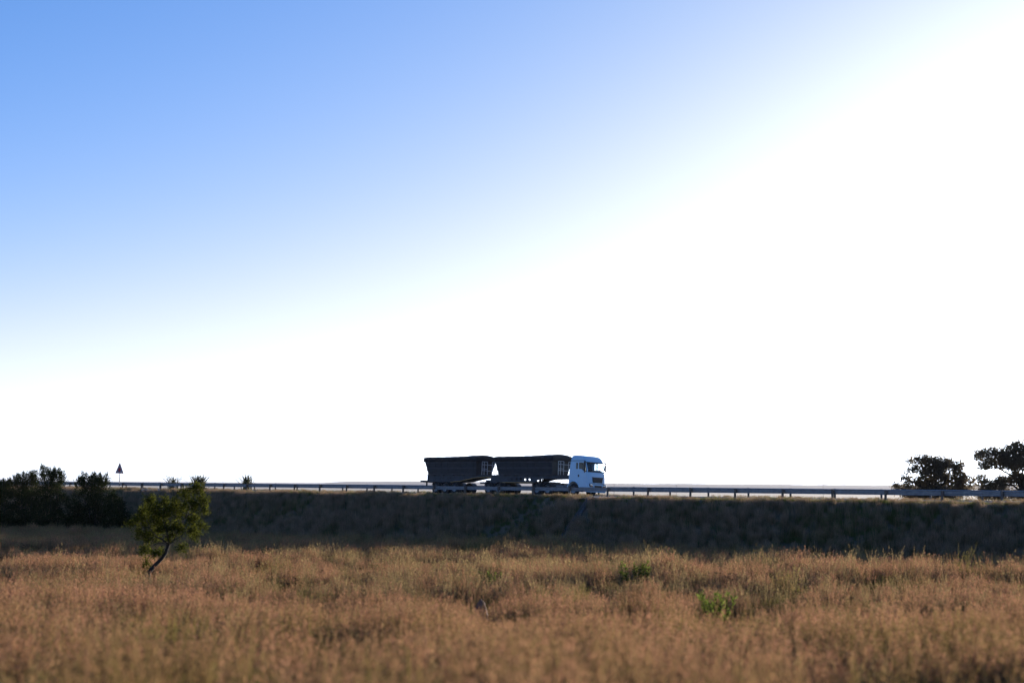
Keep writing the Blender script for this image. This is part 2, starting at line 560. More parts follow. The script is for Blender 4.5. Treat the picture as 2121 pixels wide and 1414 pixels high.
WR = .52
tyre_me = {}
def wheel(parent, u, side, wide, cab=False):
    key = (side, wide)
    w = .58 if wide else .30
    if key not in tyre_me:
        pr = [(0, .29), (0, .44), (.03, .50), (.06, WR), (w - .06, WR), (w - .03, .50), (w, .44), (w, .29)]
        if wide: pr = [(0, .29), (0, .44), (.03, .50), (.06, WR), (.22, WR), (.265, .48), (.29, .44), (.315, .48), (.36, WR), (w - .06, WR), (w - .03, .50), (w, .44), (w, .29)]
        pr = [(-side * 0 + (side * (-a)), r) for a, r in pr]
        t = MB().lathe_y(pr, 0, 0, 0, 32).mesh('tyre')
        rp_ = [(-.01, .295), (-.02, .28), (-.10, .24), (-.11, .16), (-.05, .13), (-.03, .09), (-.02, 0.001)] if not wide else [(-.01, .295), (-.02, .28), (-.16, .24), (-.17, .16), (-.10, .12), (-.04, .10), (-.03, 0.001)]
        rim = MB().lathe_y([(side * a, r) for a, r in rp_], 0, 0, 0, 24).mesh('rim')
        for m_ in (t, rim): m_.shade_smooth(); m_.set_sharp_from_angle(angle=R(45))
        t.materials.append(M['rubber']); rim.materials.append(M['rim'])
        tyre_me[key] = (t, rim)
    t, rim = tyre_me[key]
    wo = link('wheel', t, None, parent)
    wo.location = (u, side * 1.24, WR)
    ro = link('rim', rim, None, wo)
    return wo

# ---- tractor
tr = empty('truck', truck_frame(0), TROT)
tag(tr, 'white forward-control truck cab with dark windscreen, hauling two dark trailers', 'truck')

CAB = [  # z, front u, rear u, half width
    (.55, .02, -2.22, 1.21), (1.10, .05, -2.23, 1.235), (1.60, .05, -2.23, 1.245), (2.02, .0, -2.20, 1.245),
    (2.45, -.10, -2.14, 1.24), (2.92, -.24, -2.07, 1.23), (3.12, -.33, -2.03, 1.215), (3.28, -.46, -2.0, 1.18),
    (3.40, -.66, -1.97, 1.12), (3.47, -.95, -1.95, 1.03), (3.50, -1.45, -1.93, .90)]
def cab_at(z):
    for a, b in zip(CAB, CAB[1:]):
        if a[0] <= z <= b[0]:
            t = (z - a[0]) / (b[0] - a[0])
            return [a[i] + (b[i] - a[i]) * t for i in range(4)]
    return list(CAB[0] if z < CAB[0][0] else CAB[-1])
def cab_ring(z, off=0.0):
    _, f, r, hw = cab_at(z)
    f -= off; r += off; hw -= off
    rf, rr = .26, .10
    n = 5
    pts = []
    for (cx, cy, rad, a0) in ((f - rf, -hw + rf, rf, -90), (f - rf, hw - rf, rf, 0), (r + rr, hw - rr, rr, 90), (r + rr, -hw + rr, rr, 180)):
        for k in range(n + 1):
            a = R(a0 + 90 * k / n)
            pts.append([cx + rad * math.cos(a), cy + rad * math.sin(a)])
    # extra points across the front so that it can bow
    out = []
    for i, q_ in enumerate(pts):
        out.append(q_)
        if i == n:
            q2 = pts[i + 1]
            for k in range(1, 6):
                out.append([q_[0] + (q2[0] - q_[0]) * k / 6, q_[1] + (q2[1] - q_[1]) * k / 6])
    for q_ in out:
        if q_[0] > f - .5:
            q_[0] -= .09 * (q_[1] / 1.25) ** 2 * min(1, (q_[0] - f + .5) / .5)
    return [(a, b, z) for a, b in out]
def cab_loft(zs, off):
    mb = MB(); rings = [cab_ring(z, off) for z in zs]
    n = len(rings[0])
    for r_ in rings: mb.v.extend(r_)
    for i in range(len(rings) - 1):
        for k in range(n):
            k2 = (k + 1) % n
            mb.f.append((i * n + k, i * n + k2, (i + 1) * n + k2, (i + 1) * n + k))
    mb.f.append(tuple(range(n - 1, -1, -1))); mb.f.append(tuple(range((len(rings) - 1) * n, len(rings) * n)))
    return mb
def bool_diff(me, cutters):
    o = bpy.data.objects.new('tmp', me); C.objects.link(o)
    objs = []
    for c in cutters:
        co = bpy.data.objects.new('cut', c.mesh('cut')); C.objects.link(co); objs.append(co)
        md = o.modifiers.new('b', 'BOOLEAN'); md.operation = 'DIFFERENCE'; md.solver = 'EXACT'; md.object = co
    bpy.context.view_layer.update()
    dg = bpy.context.evaluated_depsgraph_get()
    res = bpy.data.meshes.new_from_object(o.evaluated_get(dg))
    for x in objs + [o]: bpy.data.objects.remove(x)
    return res
zs = [c[0] for c in CAB]
outer = cab_loft(sorted(set(zs + [1.3, 1.8, 2.2, 2.7])), 0).mesh('cab')
inner = cab_loft([1.25, 1.6, 2.02, 2.45, 2.92, 3.12, 3.28, 3.38], .07)
arch = MB().prism_y([(-1.62 + .66 * math.cos(a), .56 + .66 * math.sin(a)) for a in np.linspace(0, 2 * math.pi, 28, endpoint=False)], -2, 2)
WIN = [(-1.08, 2.86), (-.36, 2.86), (-.17, 2.06), (-.34, 2.05), (-.62, 2.20), (-.76, 2.30), (-1.08, 2.30)]
RW = [(-1.42, 2.84), (-1.15, 2.84), (-1.15, 2.30), (-1.42, 2.30)]
WS = [(-1.09, 2.10), (1.09, 2.10), (1.09, 2.88), (-1.09, 2.88)]
body = bool_diff(outer, [inner, arch, MB().prism_y(WIN, -2, 2), MB().prism_y(RW, -2, 2), MB().prism_x(WS, -.75, .8)])
body.materials.clear(); body.name = 'cab'
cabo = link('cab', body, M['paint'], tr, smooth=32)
# glass
for s_ in (-1, 1):
    y_ = s_ * 1.215
    MB().prism_y([(a, b) for a, b in WIN], y_, y_ - s_ * .008).build('door_window', M['glass'], tr)
    MB().prism_y(RW, y_, y_ - s_ * .008).build('rear_side_window', M['glass'], tr)
mb = MB(); rows = []
for z in (2.09, 2.3, 2.5, 2.7, 2.885):
    ring = [q_ for q_ in cab_ring(z, .03) if q_[0] > cab_at(z)[1] - .33 and abs(q_[1]) < 1.13]
    rows.append(ring)
n = len(rows[0])
for r_ in rows: mb.v.extend(r_)
for i in range(len(rows) - 1):
    for k in range(n - 1):
        mb.f.append((i * n + k, i * n + k + 1, (i + 1) * n + k + 1, (i + 1) * n + k))
ws = mb.build('windscreen', M['glass'], tr, smooth=40)
sd = ws.modifiers.new('s', 'SOLIDIFY'); sd.thickness = .008
# black surround of the windscreen
for (z0, z1, nm) in ((2.045, 2.115, 'windscreen_seal'), (2.865, 2.92, 'windscreen_seal')):
    mb = MB(); rows = []
    for off in (-.008, .03):
        for z in (z0, z1):
            rows.append([q_ for q_ in cab_ring(z, off) if q_[0] > cab_at(z)[1] - .33 and abs(q_[1]) < 1.16])
    n = min(len(r_) for r_ in rows)
    for r_ in rows: mb.v.extend(r_[:n])
    for (a, b) in ((0, 1), (1, 3), (3, 2), (2, 0)):
        for k in range(n - 1): mb.f.append((a * n + k, a * n + k + 1, b * n + k + 1, b * n + k))
    mb.build(nm, M['plastic'], tr)
# wipers
for y0 in (-.75, .15):
    MB().tube([(.04, y0, 2.08), (.02, y0 + .1, 2.13), (-.02, y0 + .62, 2.19)], .016, 5).build('wiper', M['plastic'], tr)
# doors: thin skins standing a little proud, with handles
for s_ in (-1, 1):
    dp = [(-1.12, 1.16), (-.95, 1.20), (-.72, 1.05), (-.16, 1.05), (-.16, 2.03), (-.34, 2.02), (-.62, 2.17), (-.76, 2.27), (-1.12, 2.27)]
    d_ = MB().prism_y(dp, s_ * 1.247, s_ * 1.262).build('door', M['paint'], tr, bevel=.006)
    MB().box(-1.10, -.96, s_ * 1.255, s_ * 1.285, 1.62, 1.82).build('handle', M['plastic'], d_, bevel=.01)
    # drip rail over the windows
    MB().prism_y([(-2.05, 2.99), (-.40, 2.99), (-.24, 2.90), (-.24, 2.94), (-.38, 3.03), (-2.05, 3.03)], s_ * 1.215, s_ * 1.245).build('drip_rail', M['plastic'], tr)
    # lower body seam and step
    MB().box(-2.2, -2.0, s_ * 1.236, s_ * 1.252, 1.30, 1.325).build('body_seam', M['trim'], tr)
    MB().box(-.95, -.30, s_ * 1.19, s_ * 1.25, .36, .56).build('step', M['plastic'], tr, bevel=.01)
    # flared wheel arch
    prf = []
    arcs = np.linspace(R(8), R(176), 20)
    mbf = MB(); rows = []
    for rr, yy in ((.66, 1.20), (.66, 1.275), (.72, 1.28), (.76, 1.245), (.76, 1.20)):
        rows.append([(-1.62 + rr * math.cos(a), s_ * yy, .56 + rr * math.sin(a)) for a in arcs])
    for r_ in rows: mbf.v.extend(r_)
    n = len(arcs)
    for a in range(5):
        b = (a + 1) % 5
        for k in range(n - 1): mbf.f.append((a * n + k, a * n + k + 1, b * n + k + 1, b * n + k))
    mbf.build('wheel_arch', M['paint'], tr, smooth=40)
    # mirrors with arms
    mi = MB().box(-.36, -.22, s_ * 1.28, s_ * 1.42, 2.10, 2.74).build('mirror', M['plastic'], tr, bevel=.04)
    MB().box(-.35, -.23, s_ * 1.28, s_ * 1.41, 2.78, 2.93).build('wide_angle_mirror', M['plastic'], mi, bevel=.03)
    MB().tube([(-.42, s_ * 1.20, 2.95), (-.32, s_ * 1.30, 2.93), (-.29, s_ * 1.35, 2.76)], .035, 6).build('mirror_arm', M['plastic'], mi)
    MB().tube([(-.40, s_ * 1.22, 2.03), (-.32, s_ * 1.31, 2.03), (-.29, s_ * 1.35, 2.12)], .045, 6).build('mirror_arm', M['plastic'], mi)
# bumper: wraps the corners under the cab
mb = MB(); rows = []
zb = [(.34, -.03), (.42, -.09), (.70, -.10), (1.02, -.085), (1.05, -.05)]
for z, off in zb:
    rr = [q_ for q_ in cab_ring(max(z, .56), off) if q_[0] > -.55]
    rows.append([(a, b, z) for a, b, _ in rr])
rows_i = [[(a * .97 - .05, b * .96, z) for a, b, z in r_] for r_ in rows]
n = min(len(r_) for r_ in rows + rows_i)
allr = rows + rows_i[::-1]
for r_ in allr: mb.v.extend(r_[:n])
m_ = len(allr)
for a in range(m_):
    b = (a + 1) % m_
    for k in range(n - 1): mb.f.append((a * n + k, a * n + k + 1, b * n + k + 1, b * n + k))
for e in (0, n - 1):
    mb.f.append(tuple(a * n + e for a in range(m_)))
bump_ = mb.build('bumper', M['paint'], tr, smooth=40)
MB().box(.02, .115, -.98, .98, 1.055, 1.085).build('bumper_seam', M['plastic'], tr)
# main grille: dark trapezoid with bars
gr = MB().prism_x([(-.60, 1.16), (.60, 1.16), (.68, 1.60), (-.68, 1.60)], .0, .062).build('grille', M['grille'], tr)
for k in range(4):
    z = 1.21 + k * .10
    MB().box(.058, .080, -.585 - k * .018, .585 + k * .018, z, z + .035).build('grille_bar', M['plastic'], gr, bevel=.006)
mb = MB()
MB().prism_x([(-.72, 1.60), (.72, 1.60), (.73, 1.635), (-.73, 1.635)], .03, .075).build('grille_frame', M['trim'], gr)
lg = MB().prism_x([(-.42, .74), (.42, .74), (.48, .93), (-.48, .93)], .09, .152).build('lower_grille', M['grille'], tr)
MB().box(.15, .16, -.44, .44, .82, .845).build('grille_bar', M['plastic'], lg)
for s_ in (-1, 1):
    # lamp cluster in a dark surround, set into the bumper corner
    hl = MB().prism_x([(s_ * .62, .80), (s_ * 1.02, .80), (s_ * 1.10, .94), (s_ * 1.06, 1.08), (s_ * .80, 1.08), (s_ * .64, .98)], -.06, .125).build('headlight', M['trim'], tr, bevel=.015)
    MB().lathe_y([(0, .085), (.02, .08), (.03, .001)], 0, 0, 0, 16).build('lens', M['lens'], hl, smooth=40)
    ln = hl.children[0]; ln.rotation_euler = (0, 0, -math.pi / 2); ln.location = (.125, s_ * .93, .96)
    l2 = link('lens', ln.data, None, hl); l2.rotation_euler = (0, 0, -math.pi / 2); l2.location = (.125, s_ * .75, .93); l2.scale = (.8, .8, .8)
    MB().box(.10, .135, s_ * .68, s_ * .98, .81, .85).build('indicator', M['amber'], hl)
# roof marker and aerial
MB().box(-1.15, -1.0, -1.16, -1.09, 3.24, 3.32).build('marker_lamp', M['plastic'], tr)
MB().tube([(-1.95, -1.0, 3.40), (-1.98, -1.0, 3.75)], .012, 5).build('aerial', M['plastic'], tr)
# inside of the cab
MB().box(-.50, -.14, -1.10, 1.10, 1.5, 2.02).build('dashboard', M['plastic'], tr, bevel=.05)
for y0 in (-.85, .30):
    st = MB().box(-1.35, -.85, y0, y0 + .52, 1.55, 1.75).build('seat', M['seat'], tr, bevel=.05)
    MB().box(-1.60, -1.46, y0, y0 + .52, 1.72, 2.50 if y0 < 0 else 2.30).build('backrest', M['seat'], st, bevel=.06)
mb = MB()
ring = [(-.62 + .10 * math.sin(t), -.59 + .22 * math.cos(t), 2.02 + .20 * math.sin(t)) for t in np.linspace(0, 2 * math.pi, 20)]
mb.tube(ring, .016, 5).build('steering_wheel', M['plastic'], tr)
MB().box(-2.02, -1.62, -1.12, 1.12, 1.26, 2.9).build('bunk_wall', M['seat'], tr)
# frame, tanks, guards, drive axles
for s_ in (-1, 1):
    MB().box(-6.7, -.3, s_ * .38 - .05, s_ * .38 + .05, .72, .98).build('frame_rail', M['chassis'], tr)
    MB().box(-3.75, -2.45, s_ * .55, s_ * 1.20, .42, .92).build('fuel_tank' if s_ < 0 else 'battery_box', M['tank'], tr, bevel=.08)
    for u0 in (-3.5, -3.1, -2.7):
        MB().box(u0, u0 + .05, s_ * .54, s_ * 1.21, .41, .93).build('tank_strap', M['trim'], tr)
    wheel(tr, -1.62, s_, False)
    for u0 in (-4.65, -5.95):
        wheel(tr, u0, s_, True)
        mbf = MB(); arcs = np.linspace(R(25), R(155), 12); n = len(arcs)
        for rr, yy in ((.60, .66), (.60, 1.26), (.63, 1.26), (.63, .66)):
            mbf.v.extend([(u0 + rr * math.cos(a), s_ * yy, .52 + rr * math.sin(a)) for a in arcs])
        for a in range(4):
            b = (a + 1) % 4
            for k in range(n - 1): mbf.f.append((a * n + k, a * n + k + 1, b * n + k + 1, b * n + k))
        mbf.build('mudguard', M['plastic'], tr, smooth=40)
for u0 in (-1.62, -4.65, -5.95):
    MB().tube([(u0, -1.0, WR), (u0, 1.0, WR)], .09, 8).build('axle', M['chassis'], tr)
MB().tube([(-2.45, .9, .9), (-2.45, .9, 2.2)], .06, 8).build('exhaust_stack', M['trim'], tr)
MB().prism_y([(-5.9, .98), (-4.6, .98), (-4.7, 1.22), (-5.8, 1.22)], -.45, .45).build('fifth_wheel', M['chassis'], tr)

# ---- the two side-tipping trailers
def trailer(u_ref, top0, top1, bot0, bot1, beam, holes_n, holes_f, tape, axles, lad, label, leg_u=None, deck=None, crest=.72, rear=False):
    t = empty('tipper_trailer', truck_frame(u_ref), TROT)
    tag(t, label, 'trailer', 'tipper trailers of the truck')
    S = lambda a: a - u_ref
    ZB, ZT = 1.80, 3.36
    # tub: sides lean in, end walls rake
    prof = [(-.98, ZB), (-1.06, ZB), (-1.22, 2.75), (-1.25, 2.95), (-1.25, ZT), (1.25, ZT), (1.25, 2.95), (1.22, 2.75), (1.06, ZB)]
    mb = MB()
    nseg = 12
    def uend(z, a_top, a_bot): return a_bot + (a_top - a_bot) * (z - ZB) / (ZT - ZB)
    rows = []
    lev = [(ZB, .98), (2.2, 1.07), (2.75, 1.20), (2.95, 1.25), (ZT, 1.25)]
    for z, hw in lev:
        ua, ub = uend(z, top0, bot0), uend(z, top1, bot1)
        r_ = [(S(ua + (ub - ua) * k / nseg), -hw, z) for k in range(nseg + 1)] + [(S(ub + (ua - ub) * k / nseg), hw, z) for k in range(nseg + 1)]
        rows.append(r_)
    n = len(rows[0])
    for r_ in rows: mb.v.extend(r_)
    for i in range(len(rows) - 1):
        for k in range(n):
            mb.f.append((i * n + k, i * n + (k + 1) % n, (i + 1) * n + (k + 1) % n, (i + 1) * n + k))
    mb.f.append(tuple(range(n - 1, -1, -1)))
    mb.f.append(tuple(range((len(rows) - 1) * n, len(rows) * n)))
    tub = mb.build('tub', M['tub'], t)
    # long ribs down each flank, and uprights
    for s_ in (-1, 1):
        for z, hw in ((2.93, 1.25), (2.42, 1.106), (1.88, .97)):
            ua, ub = uend(z, top0, bot0) + .05, uend(z, top1, bot1) - .05
            MB().box(S(ua), S(ub), s_ * hw - .03, s_ * hw + .06, z - .045, z + .045).build('rib', M['rib'], tub)
        nu = 7
        for k in range(nu + 1):
            ub_ = bot0 + .25 + (bot1 - bot0 - .5) * k / nu
            MB().tube([(S(ub_), s_ * .96, 1.82), (S(ub_), s_ * 1.20, 2.75), (S(ub_), s_ * 1.262, 2.96)], .035, 4).build('upright', M['tub'], tub)
    # tarpaulin: sags and humps over its bows, hem hanging over the sides
    nu, nv = 60, 14
    mb = MB(); g = []
    ca = crest
    for i in range(nu + 1):
        f = i / nu
        u = S(top0 - .04 + (top1 - top0 + .08) * f)
        hump = .13 * math.exp(-((f - ca) / .32) ** 2) + .02 * math.sin(f * 5)
        bow = .018 * abs(math.sin(f * math.pi * 9)) + .012 * math.sin(f * 41)
        row = []
        for j in range(nv + 1):
            v = -1 + 2 * j / nv
            yy = v * 1.30
            if j == 0 or j == nv:
                row.append((u, math.copysign(1.315 + .012 * math.sin(f * 70), v), 2.98 + .03 * math.sin(f * 33 + j) + .01 * random.random()))
            elif j == 1 or j == nv - 1:
                row.append((u, math.copysign(1.30 + .012 * math.sin(f * 57 + j), v), ZT + .03 + bow * .5 + hump * .45))
            else:
                vv = (j - 1) / (nv - 2) * 2 - 1
                row.append((u, vv * 1.27, ZT + .05 + (1 - vv * vv) * (.06 + hump) + bow + hump * .45 + random.uniform(-.006, .006)))
        g.append(row)
    def end(row, du):
        return [(x + du + .015 * math.sin(i * 2.1), y, min(z, 2.97 + .03 * math.sin(i * 1.7))) for i, (x, y, z) in enumerate(row)]
    g = [end(g[0], -.01)] + g + [end(g[-1], .01)]
    G = np.array(g)
    tp = link('tarpaulin', grid_mesh('tarpaulin', G[:, :, 0], G[:, :, 1], G[:, :, 2]), M['tarp'], t, smooth=70)
    sd = tp.modifiers.new('s', 'SOLIDIFY'); sd.thickness = .015
    # side beams, cross members
    for s_, hl in ((-1, holes_n), (1, holes_f)):
        plate('chassis_beam', [(S(a), b) for a, b in beam], [circ(S(a), b, r_) for a, b, r_ in hl], s_ * .83, .03, M['chassis'], t)
        # flange along the top
        us = [a for a, _ in beam]
        MB().box(S(min(us)), S(max(us)), s_ * .83 - .09, s_ * .83 + .09, 1.765, 1.797).build('flange', M['chassis'], t)
    # hinge saddles between beam and tub
    mb = MB()
    for k in range(5):
        a = bot0 + .6 + (bot1 - bot0 - 1.2) * k / 4
        MB().box(S(a) - .12, S(a) + .12, -.98, .98, 1.70, 1.762).build('cross_member', M['chassis'], t)
    # reflective strip on the lower edge of the near beam (and the far one)
    for s_ in (-1, 1):
        mb = MB()
        for (a, b) in zip(tape, tape[1:]):
            y0, y1 = (s_ * .848, s_ * .856)
            mb.add([(S(a[0]), y0, a[1]), (S(b[0]), y0, b[1]), (S(b[0]), y0, b[1] + .045), (S(a[0]), y0, a[1] + .045),
                    (S(a[0]), y1, a[1]), (S(b[0]), y1, b[1]), (S(b[0]), y1, b[1] + .045), (S(a[0]), y1, a[1] + .045)],
                   [(0, 1, 2, 3), (4, 7, 6, 5), (0, 4, 5, 1), (3, 2, 6, 7), (0, 3, 7, 4), (1, 5, 6, 2)])
        mb.build('reflective_strip', M['tape'], t)
    for a in axles:
        for s_ in (-1, 1):
            wheel(t, S(a), s_, True)
            mbf = MB(); arcs = np.linspace(R(30), R(150), 12); n = len(arcs)
            for rr, yy in ((.59, .66), (.59, 1.26), (.61, 1.26), (.61, .66)):
                mbf.v.extend([(S(a) + rr * math.cos(q_), s_ * yy, .52 + rr * math.sin(q_)) for q_ in arcs])
            for k1 in range(4):
                k2 = (k1 + 1) % 4
                for k in range(n - 1): mbf.f.append((k1 * n + k, k1 * n + k + 1, k2 * n + k + 1, k2 * n + k))
            mbf.build('mudguard', M['plastic'], t, smooth=40)
        MB().tube([(S(a), -1.0, WR), (S(a), 1.0, WR)], .08, 8).build('axle', M['chassis'], t)
        MB().box(S(a) - .55, S(a) + .55, -.62, -.50, .62, .80).build('spring', M['chassis'], t)
        MB().box(S(a) - .55, S(a) + .55, .50, .62, .62, .80).build('spring', M['chassis'], t)
    # ladder and hand rails on a platform across the front wall
    x = S(bot1 + .36)
    a = lad
    z0, z1, zh, zm, zm2 = 1.80, 3.03, 2.76, 2.38, 2.22
    la = MB().box(x - .30, x + .06, -.75, 1.15, 1.735, 1.765).build('platform', M['chassis'], t)
    def bar(p0, p1, nm='bar'): MB().tube([p0, p1], .021, 6).build(nm, M['ladder'], la)
    for i, v in enumerate(a):
        bar((x, v, 1.75), (x, v, z1), 'upright')
    for (i, j, z) in ((0, 2, z1), (3, 4, z1), (0, 4, zh), (0, 2, zm), (2, 4, zm2), (0, 2, zm2), (0, 4, z0)):
        bar((x, a[i], z), (x, a[j], z), 'rail')
    for z in (3.0, zh):
        bar((x, a[1], z), (S(top1 + (bot1 - top1) * (3.36 - z) / 1.56), a[1], z), 'stay')
    # stairs on the raked ends
    for (u0, zz) in ((bot0 - .28, 2.95), (bot0 - .10, 2.95)):
        MB().tube([(S(u0), -.95, 1.78), (S(u0), -.95, zz)], .02, 6).build('end_ladder', M['chassis'], t)
    for zz in (1.82, 2.2, 2.55):
        MB().tube([(S(bot0 - .28), -.95, zz), (S(bot0 + .1), -.95, zz)], .018, 6).build('end_rung', M['chassis'], t)
    if leg_u is not None:
        for s_ in (-1, 1):
            MB().box(S(leg_u) - .07, S(leg_u) + .07, s_ * .62 - .07, s_ * .62 + .07, .45, 1.5).build('landing_leg', M['chassis'], t)
            MB().box(S(leg_u) - .14, S(leg_u) + .14, s_ * .62 - .14, s_ * .62 + .14, .40, .46).build('leg_foot', M['chassis'], t)
    if deck:
        MB().box(S(deck[0]), S(deck[1]), -.83, .83, .98, 1.14).build('rear_deck', M['chassis'], t)
        MB().prism_y([(S(deck[0]) + .25, 1.14), (S(deck[0]) + 1.3, 1.14), (S(deck[0]) + 1.15, 1.36), (S(deck[0]) + .35, 1.36)], -.4, .4).build('fifth_wheel', M['chassis'], t)
    if rear:
        MB().box(S(-21.45), S(-20.8), -1.2, 1.2, 1.08, 1.26).build('rear_bumper', M['chassis'], t, bevel=.02)
        for s_ in (-1, 1):
            MB().box(S(-21.48), S(-21.45), s_ * .85 - .15, s_ * .85 + .15, 1.11, 1.23).build('tail_lamp', M['redlens'], t)
            MB().box(S(-20.95), S(-20.86), s_ * .83 - .06, s_ * .83 + .06, .60, 1.1).build('bumper_stay', M['chassis'], t)
    return t

h1 = [(-9.43 + .545 * k, 1.42, .135) for k in range(5)]
h1f = [(-9.43 + .545 * k, 1.42, .14) for k in range(5)]
trailer(-6.5, -11.38, -4.10, -11.05, -4.38,
        [(-12.2, 1.77), (-2.3, 1.77), (-2.3, 1.5), (-3.5, 1.5), (-5.65, 1.45), (-6.4, 1.3), (-6.7, 1.1), (-11.05, 1.1), (-11.6, .95), (-12.2, .95)],
        h1, h1f, [(-12.1, .95), (-11.6, .95), (-11.05, 1.1), (-6.75, 1.1)], (-10.75, -12.05),
        [-.62, -.33, .08, .71, 1.02],
        'front dark tipper trailer directly behind the white cab, tarpaulin cover', leg_u=-7.0, deck=(-13.6, -11.0), crest=.93)
h2 = [(-18.98, 1.48, .10), (-18.58, 1.48, .10), (-17.9, 1.48, .10), (-17.5, 1.48, .10), (-15.75, 1.50, .08)]
trailer(-16.5, -20.92, -13.70, -20.55, -13.98,
        [(-20.85, 1.77), (-12.0, 1.77), (-12.0, 1.6), (-14.15, 1.52), (-15.2, 1.36), (-16.25, 1.19), (-17.6, 1.10), (-20.85, 1.10)],
        h2, [], [(-17.6, 1.10), (-16.25, 1.19), (-15.2, 1.36), (-14.15, 1.52), (-12.1, 1.6)], (-16.6, -17.9, -19.2),
        [-.62, -.33, .08, .71, 1.02],
        'rear dark tipper trailer, last of the road train, with a stub bumper', crest=.93, rear=True)

# ------------------------------------------------------------------ warning sign
sp = at_pq(247, 1000, -.55)
sg = empty('warning_sign', (sp.x, sp.y, gz(sp.x, sp.y)))
sg.rotation_euler = (0, R(1.2), -R(35))
tag(sg, 'triangular red-bordered warning sign on a thin post behind the guard rail', 'sign')
s18 = FPX / sp.y
ztop = P(248, 957, sp.y).z - sg.location.z; zbot = P(248, 980, sp.y).z - sg.location.z
hh = ztop - zbot; hw = hh / math.sqrt(3)
MB().tube([(0, 0, -.5), (0, 0, zbot + hh * .7)], .045, 8).build('post', M['signback'], sg)
mb = MB().prism_y([(-hw, zbot), (hw, zbot), (0, ztop)], -.055, -.075)
bo = mb.build('red_border', M['signred'], sg)
k = .74; cz = zbot + hh / 3
MB().prism_y([(-hw * k, cz + (zbot - cz) * k), (hw * k, cz + (zbot - cz) * k), (0, cz + (ztop - cz) * k)], -.0755, -.079).build('face', M['signface'], sg)
MB().prism_y(circ(0, cz, hh * .19, 24), -.0795, -.083).build('red_disc', M['signred'], sg)
for zz in (zbot + hh * .15, zbot + hh * .5):
    MB().box(-.25 * (1 if zz < cz else .5), .25 * (1 if zz < cz else .5), -.055, -.04, zz - .02, zz + .02).build('bracket', M['signback'], sg)

# ------------------------------------------------------------------ leaves, trees, bushes
def leaf_mesh(name, cen, nrm_up, size, aspect, shade, quad=True):
    """many small leaves: cen (n,3), long axes (n,3)"""
    n = len(cen)
    a = nrm_up / np.linalg.norm(nrm_up, axis=1, keepdims=True)
    r_ = rng.normal(size=(n, 3))
    b = np.cross(a, r_); b /= np.linalg.norm(b, axis=1, keepdims=True)
    L = size[:, None] * a; W = (size * aspect)[:, None] * b
    if quad:
        v = np.stack([cen, cen + L * .5 + W * .5, cen + L, cen + L * .5 - W * .5], 1)
        k = 4
    else:
        v = np.stack([cen - W * .5, cen + W * .5, cen + L], 1)
        k = 3
    me = bpy.data.meshes.new(name)
    me.vertices.add(n * k); me.vertices.foreach_set('co', v.reshape(-1))
    me.loops.add(n * k); me.loops.foreach_set('vertex_index', np.arange(n * k))
    me.polygons.add(n); me.polygons.foreach_set('loop_start', np.arange(0, n * k, k)); me.polygons.foreach_set('loop_total', np.full(n, k))
    at = me.attributes.new('shade', 'FLOAT', 'POINT')
    at.data.foreach_set('value', np.repeat(shade, k))
    me.update(); me.validate()
    return me

def lobes_to_leaves(lobes, Y, dens, lsize, origin, up=.3, depth=1.0, spread=.5):
    """lobes given as photo ellipses at distance Y; returns centres and axes in local coordinates"""
    cs, ax, sh = [], [], []
    s_ = FPX / Y
    for (cx, cy, rx, ry, *rest) in lobes:
        dy = rest[0] if rest else random.uniform(-spread, spread)
        rxm, rym = rx / s_, ry / s_
        rd = (rxm + rym) / 2 * depth
        c = P(cx, cy, Y + dy)
        n = int(dens * (rxm * rym * 4 + .02) ** .8)
        # clumps within the lobe
        nc = max(3, n // 26)
        d = rng.normal(size=(nc, 3)); d /= np.linalg.norm(d, axis=1, keepdims=True)
        cc = d * (rng.uniform(.15, 1, (nc, 1)) ** .5) * np.array([rxm, rd, rym])
        pick = rng.integers(0, nc, n)
        off = rng.normal(size=(n, 3)) * lsize * 1.7
        pt = cc[pick] * .95 + off + np.array(c) - np.array(origin)
        a = d[pick] * .8 + rng.normal(size=(n, 3)) * .6 + np.array([0, 0, up])
        cs.append(pt); ax.append(a); sh.append(np.clip(rng.uniform(0, .7, n) + .3 * rng.uniform(0, 1, nc)[pick], 0, 1))
    return np.concatenate(cs), np.concatenate(ax), np.concatenate(sh)

def pxpath(pts, Y, origin):
    return [P(a, b, Y + c) - Vector(origin) for a, b, c in pts]

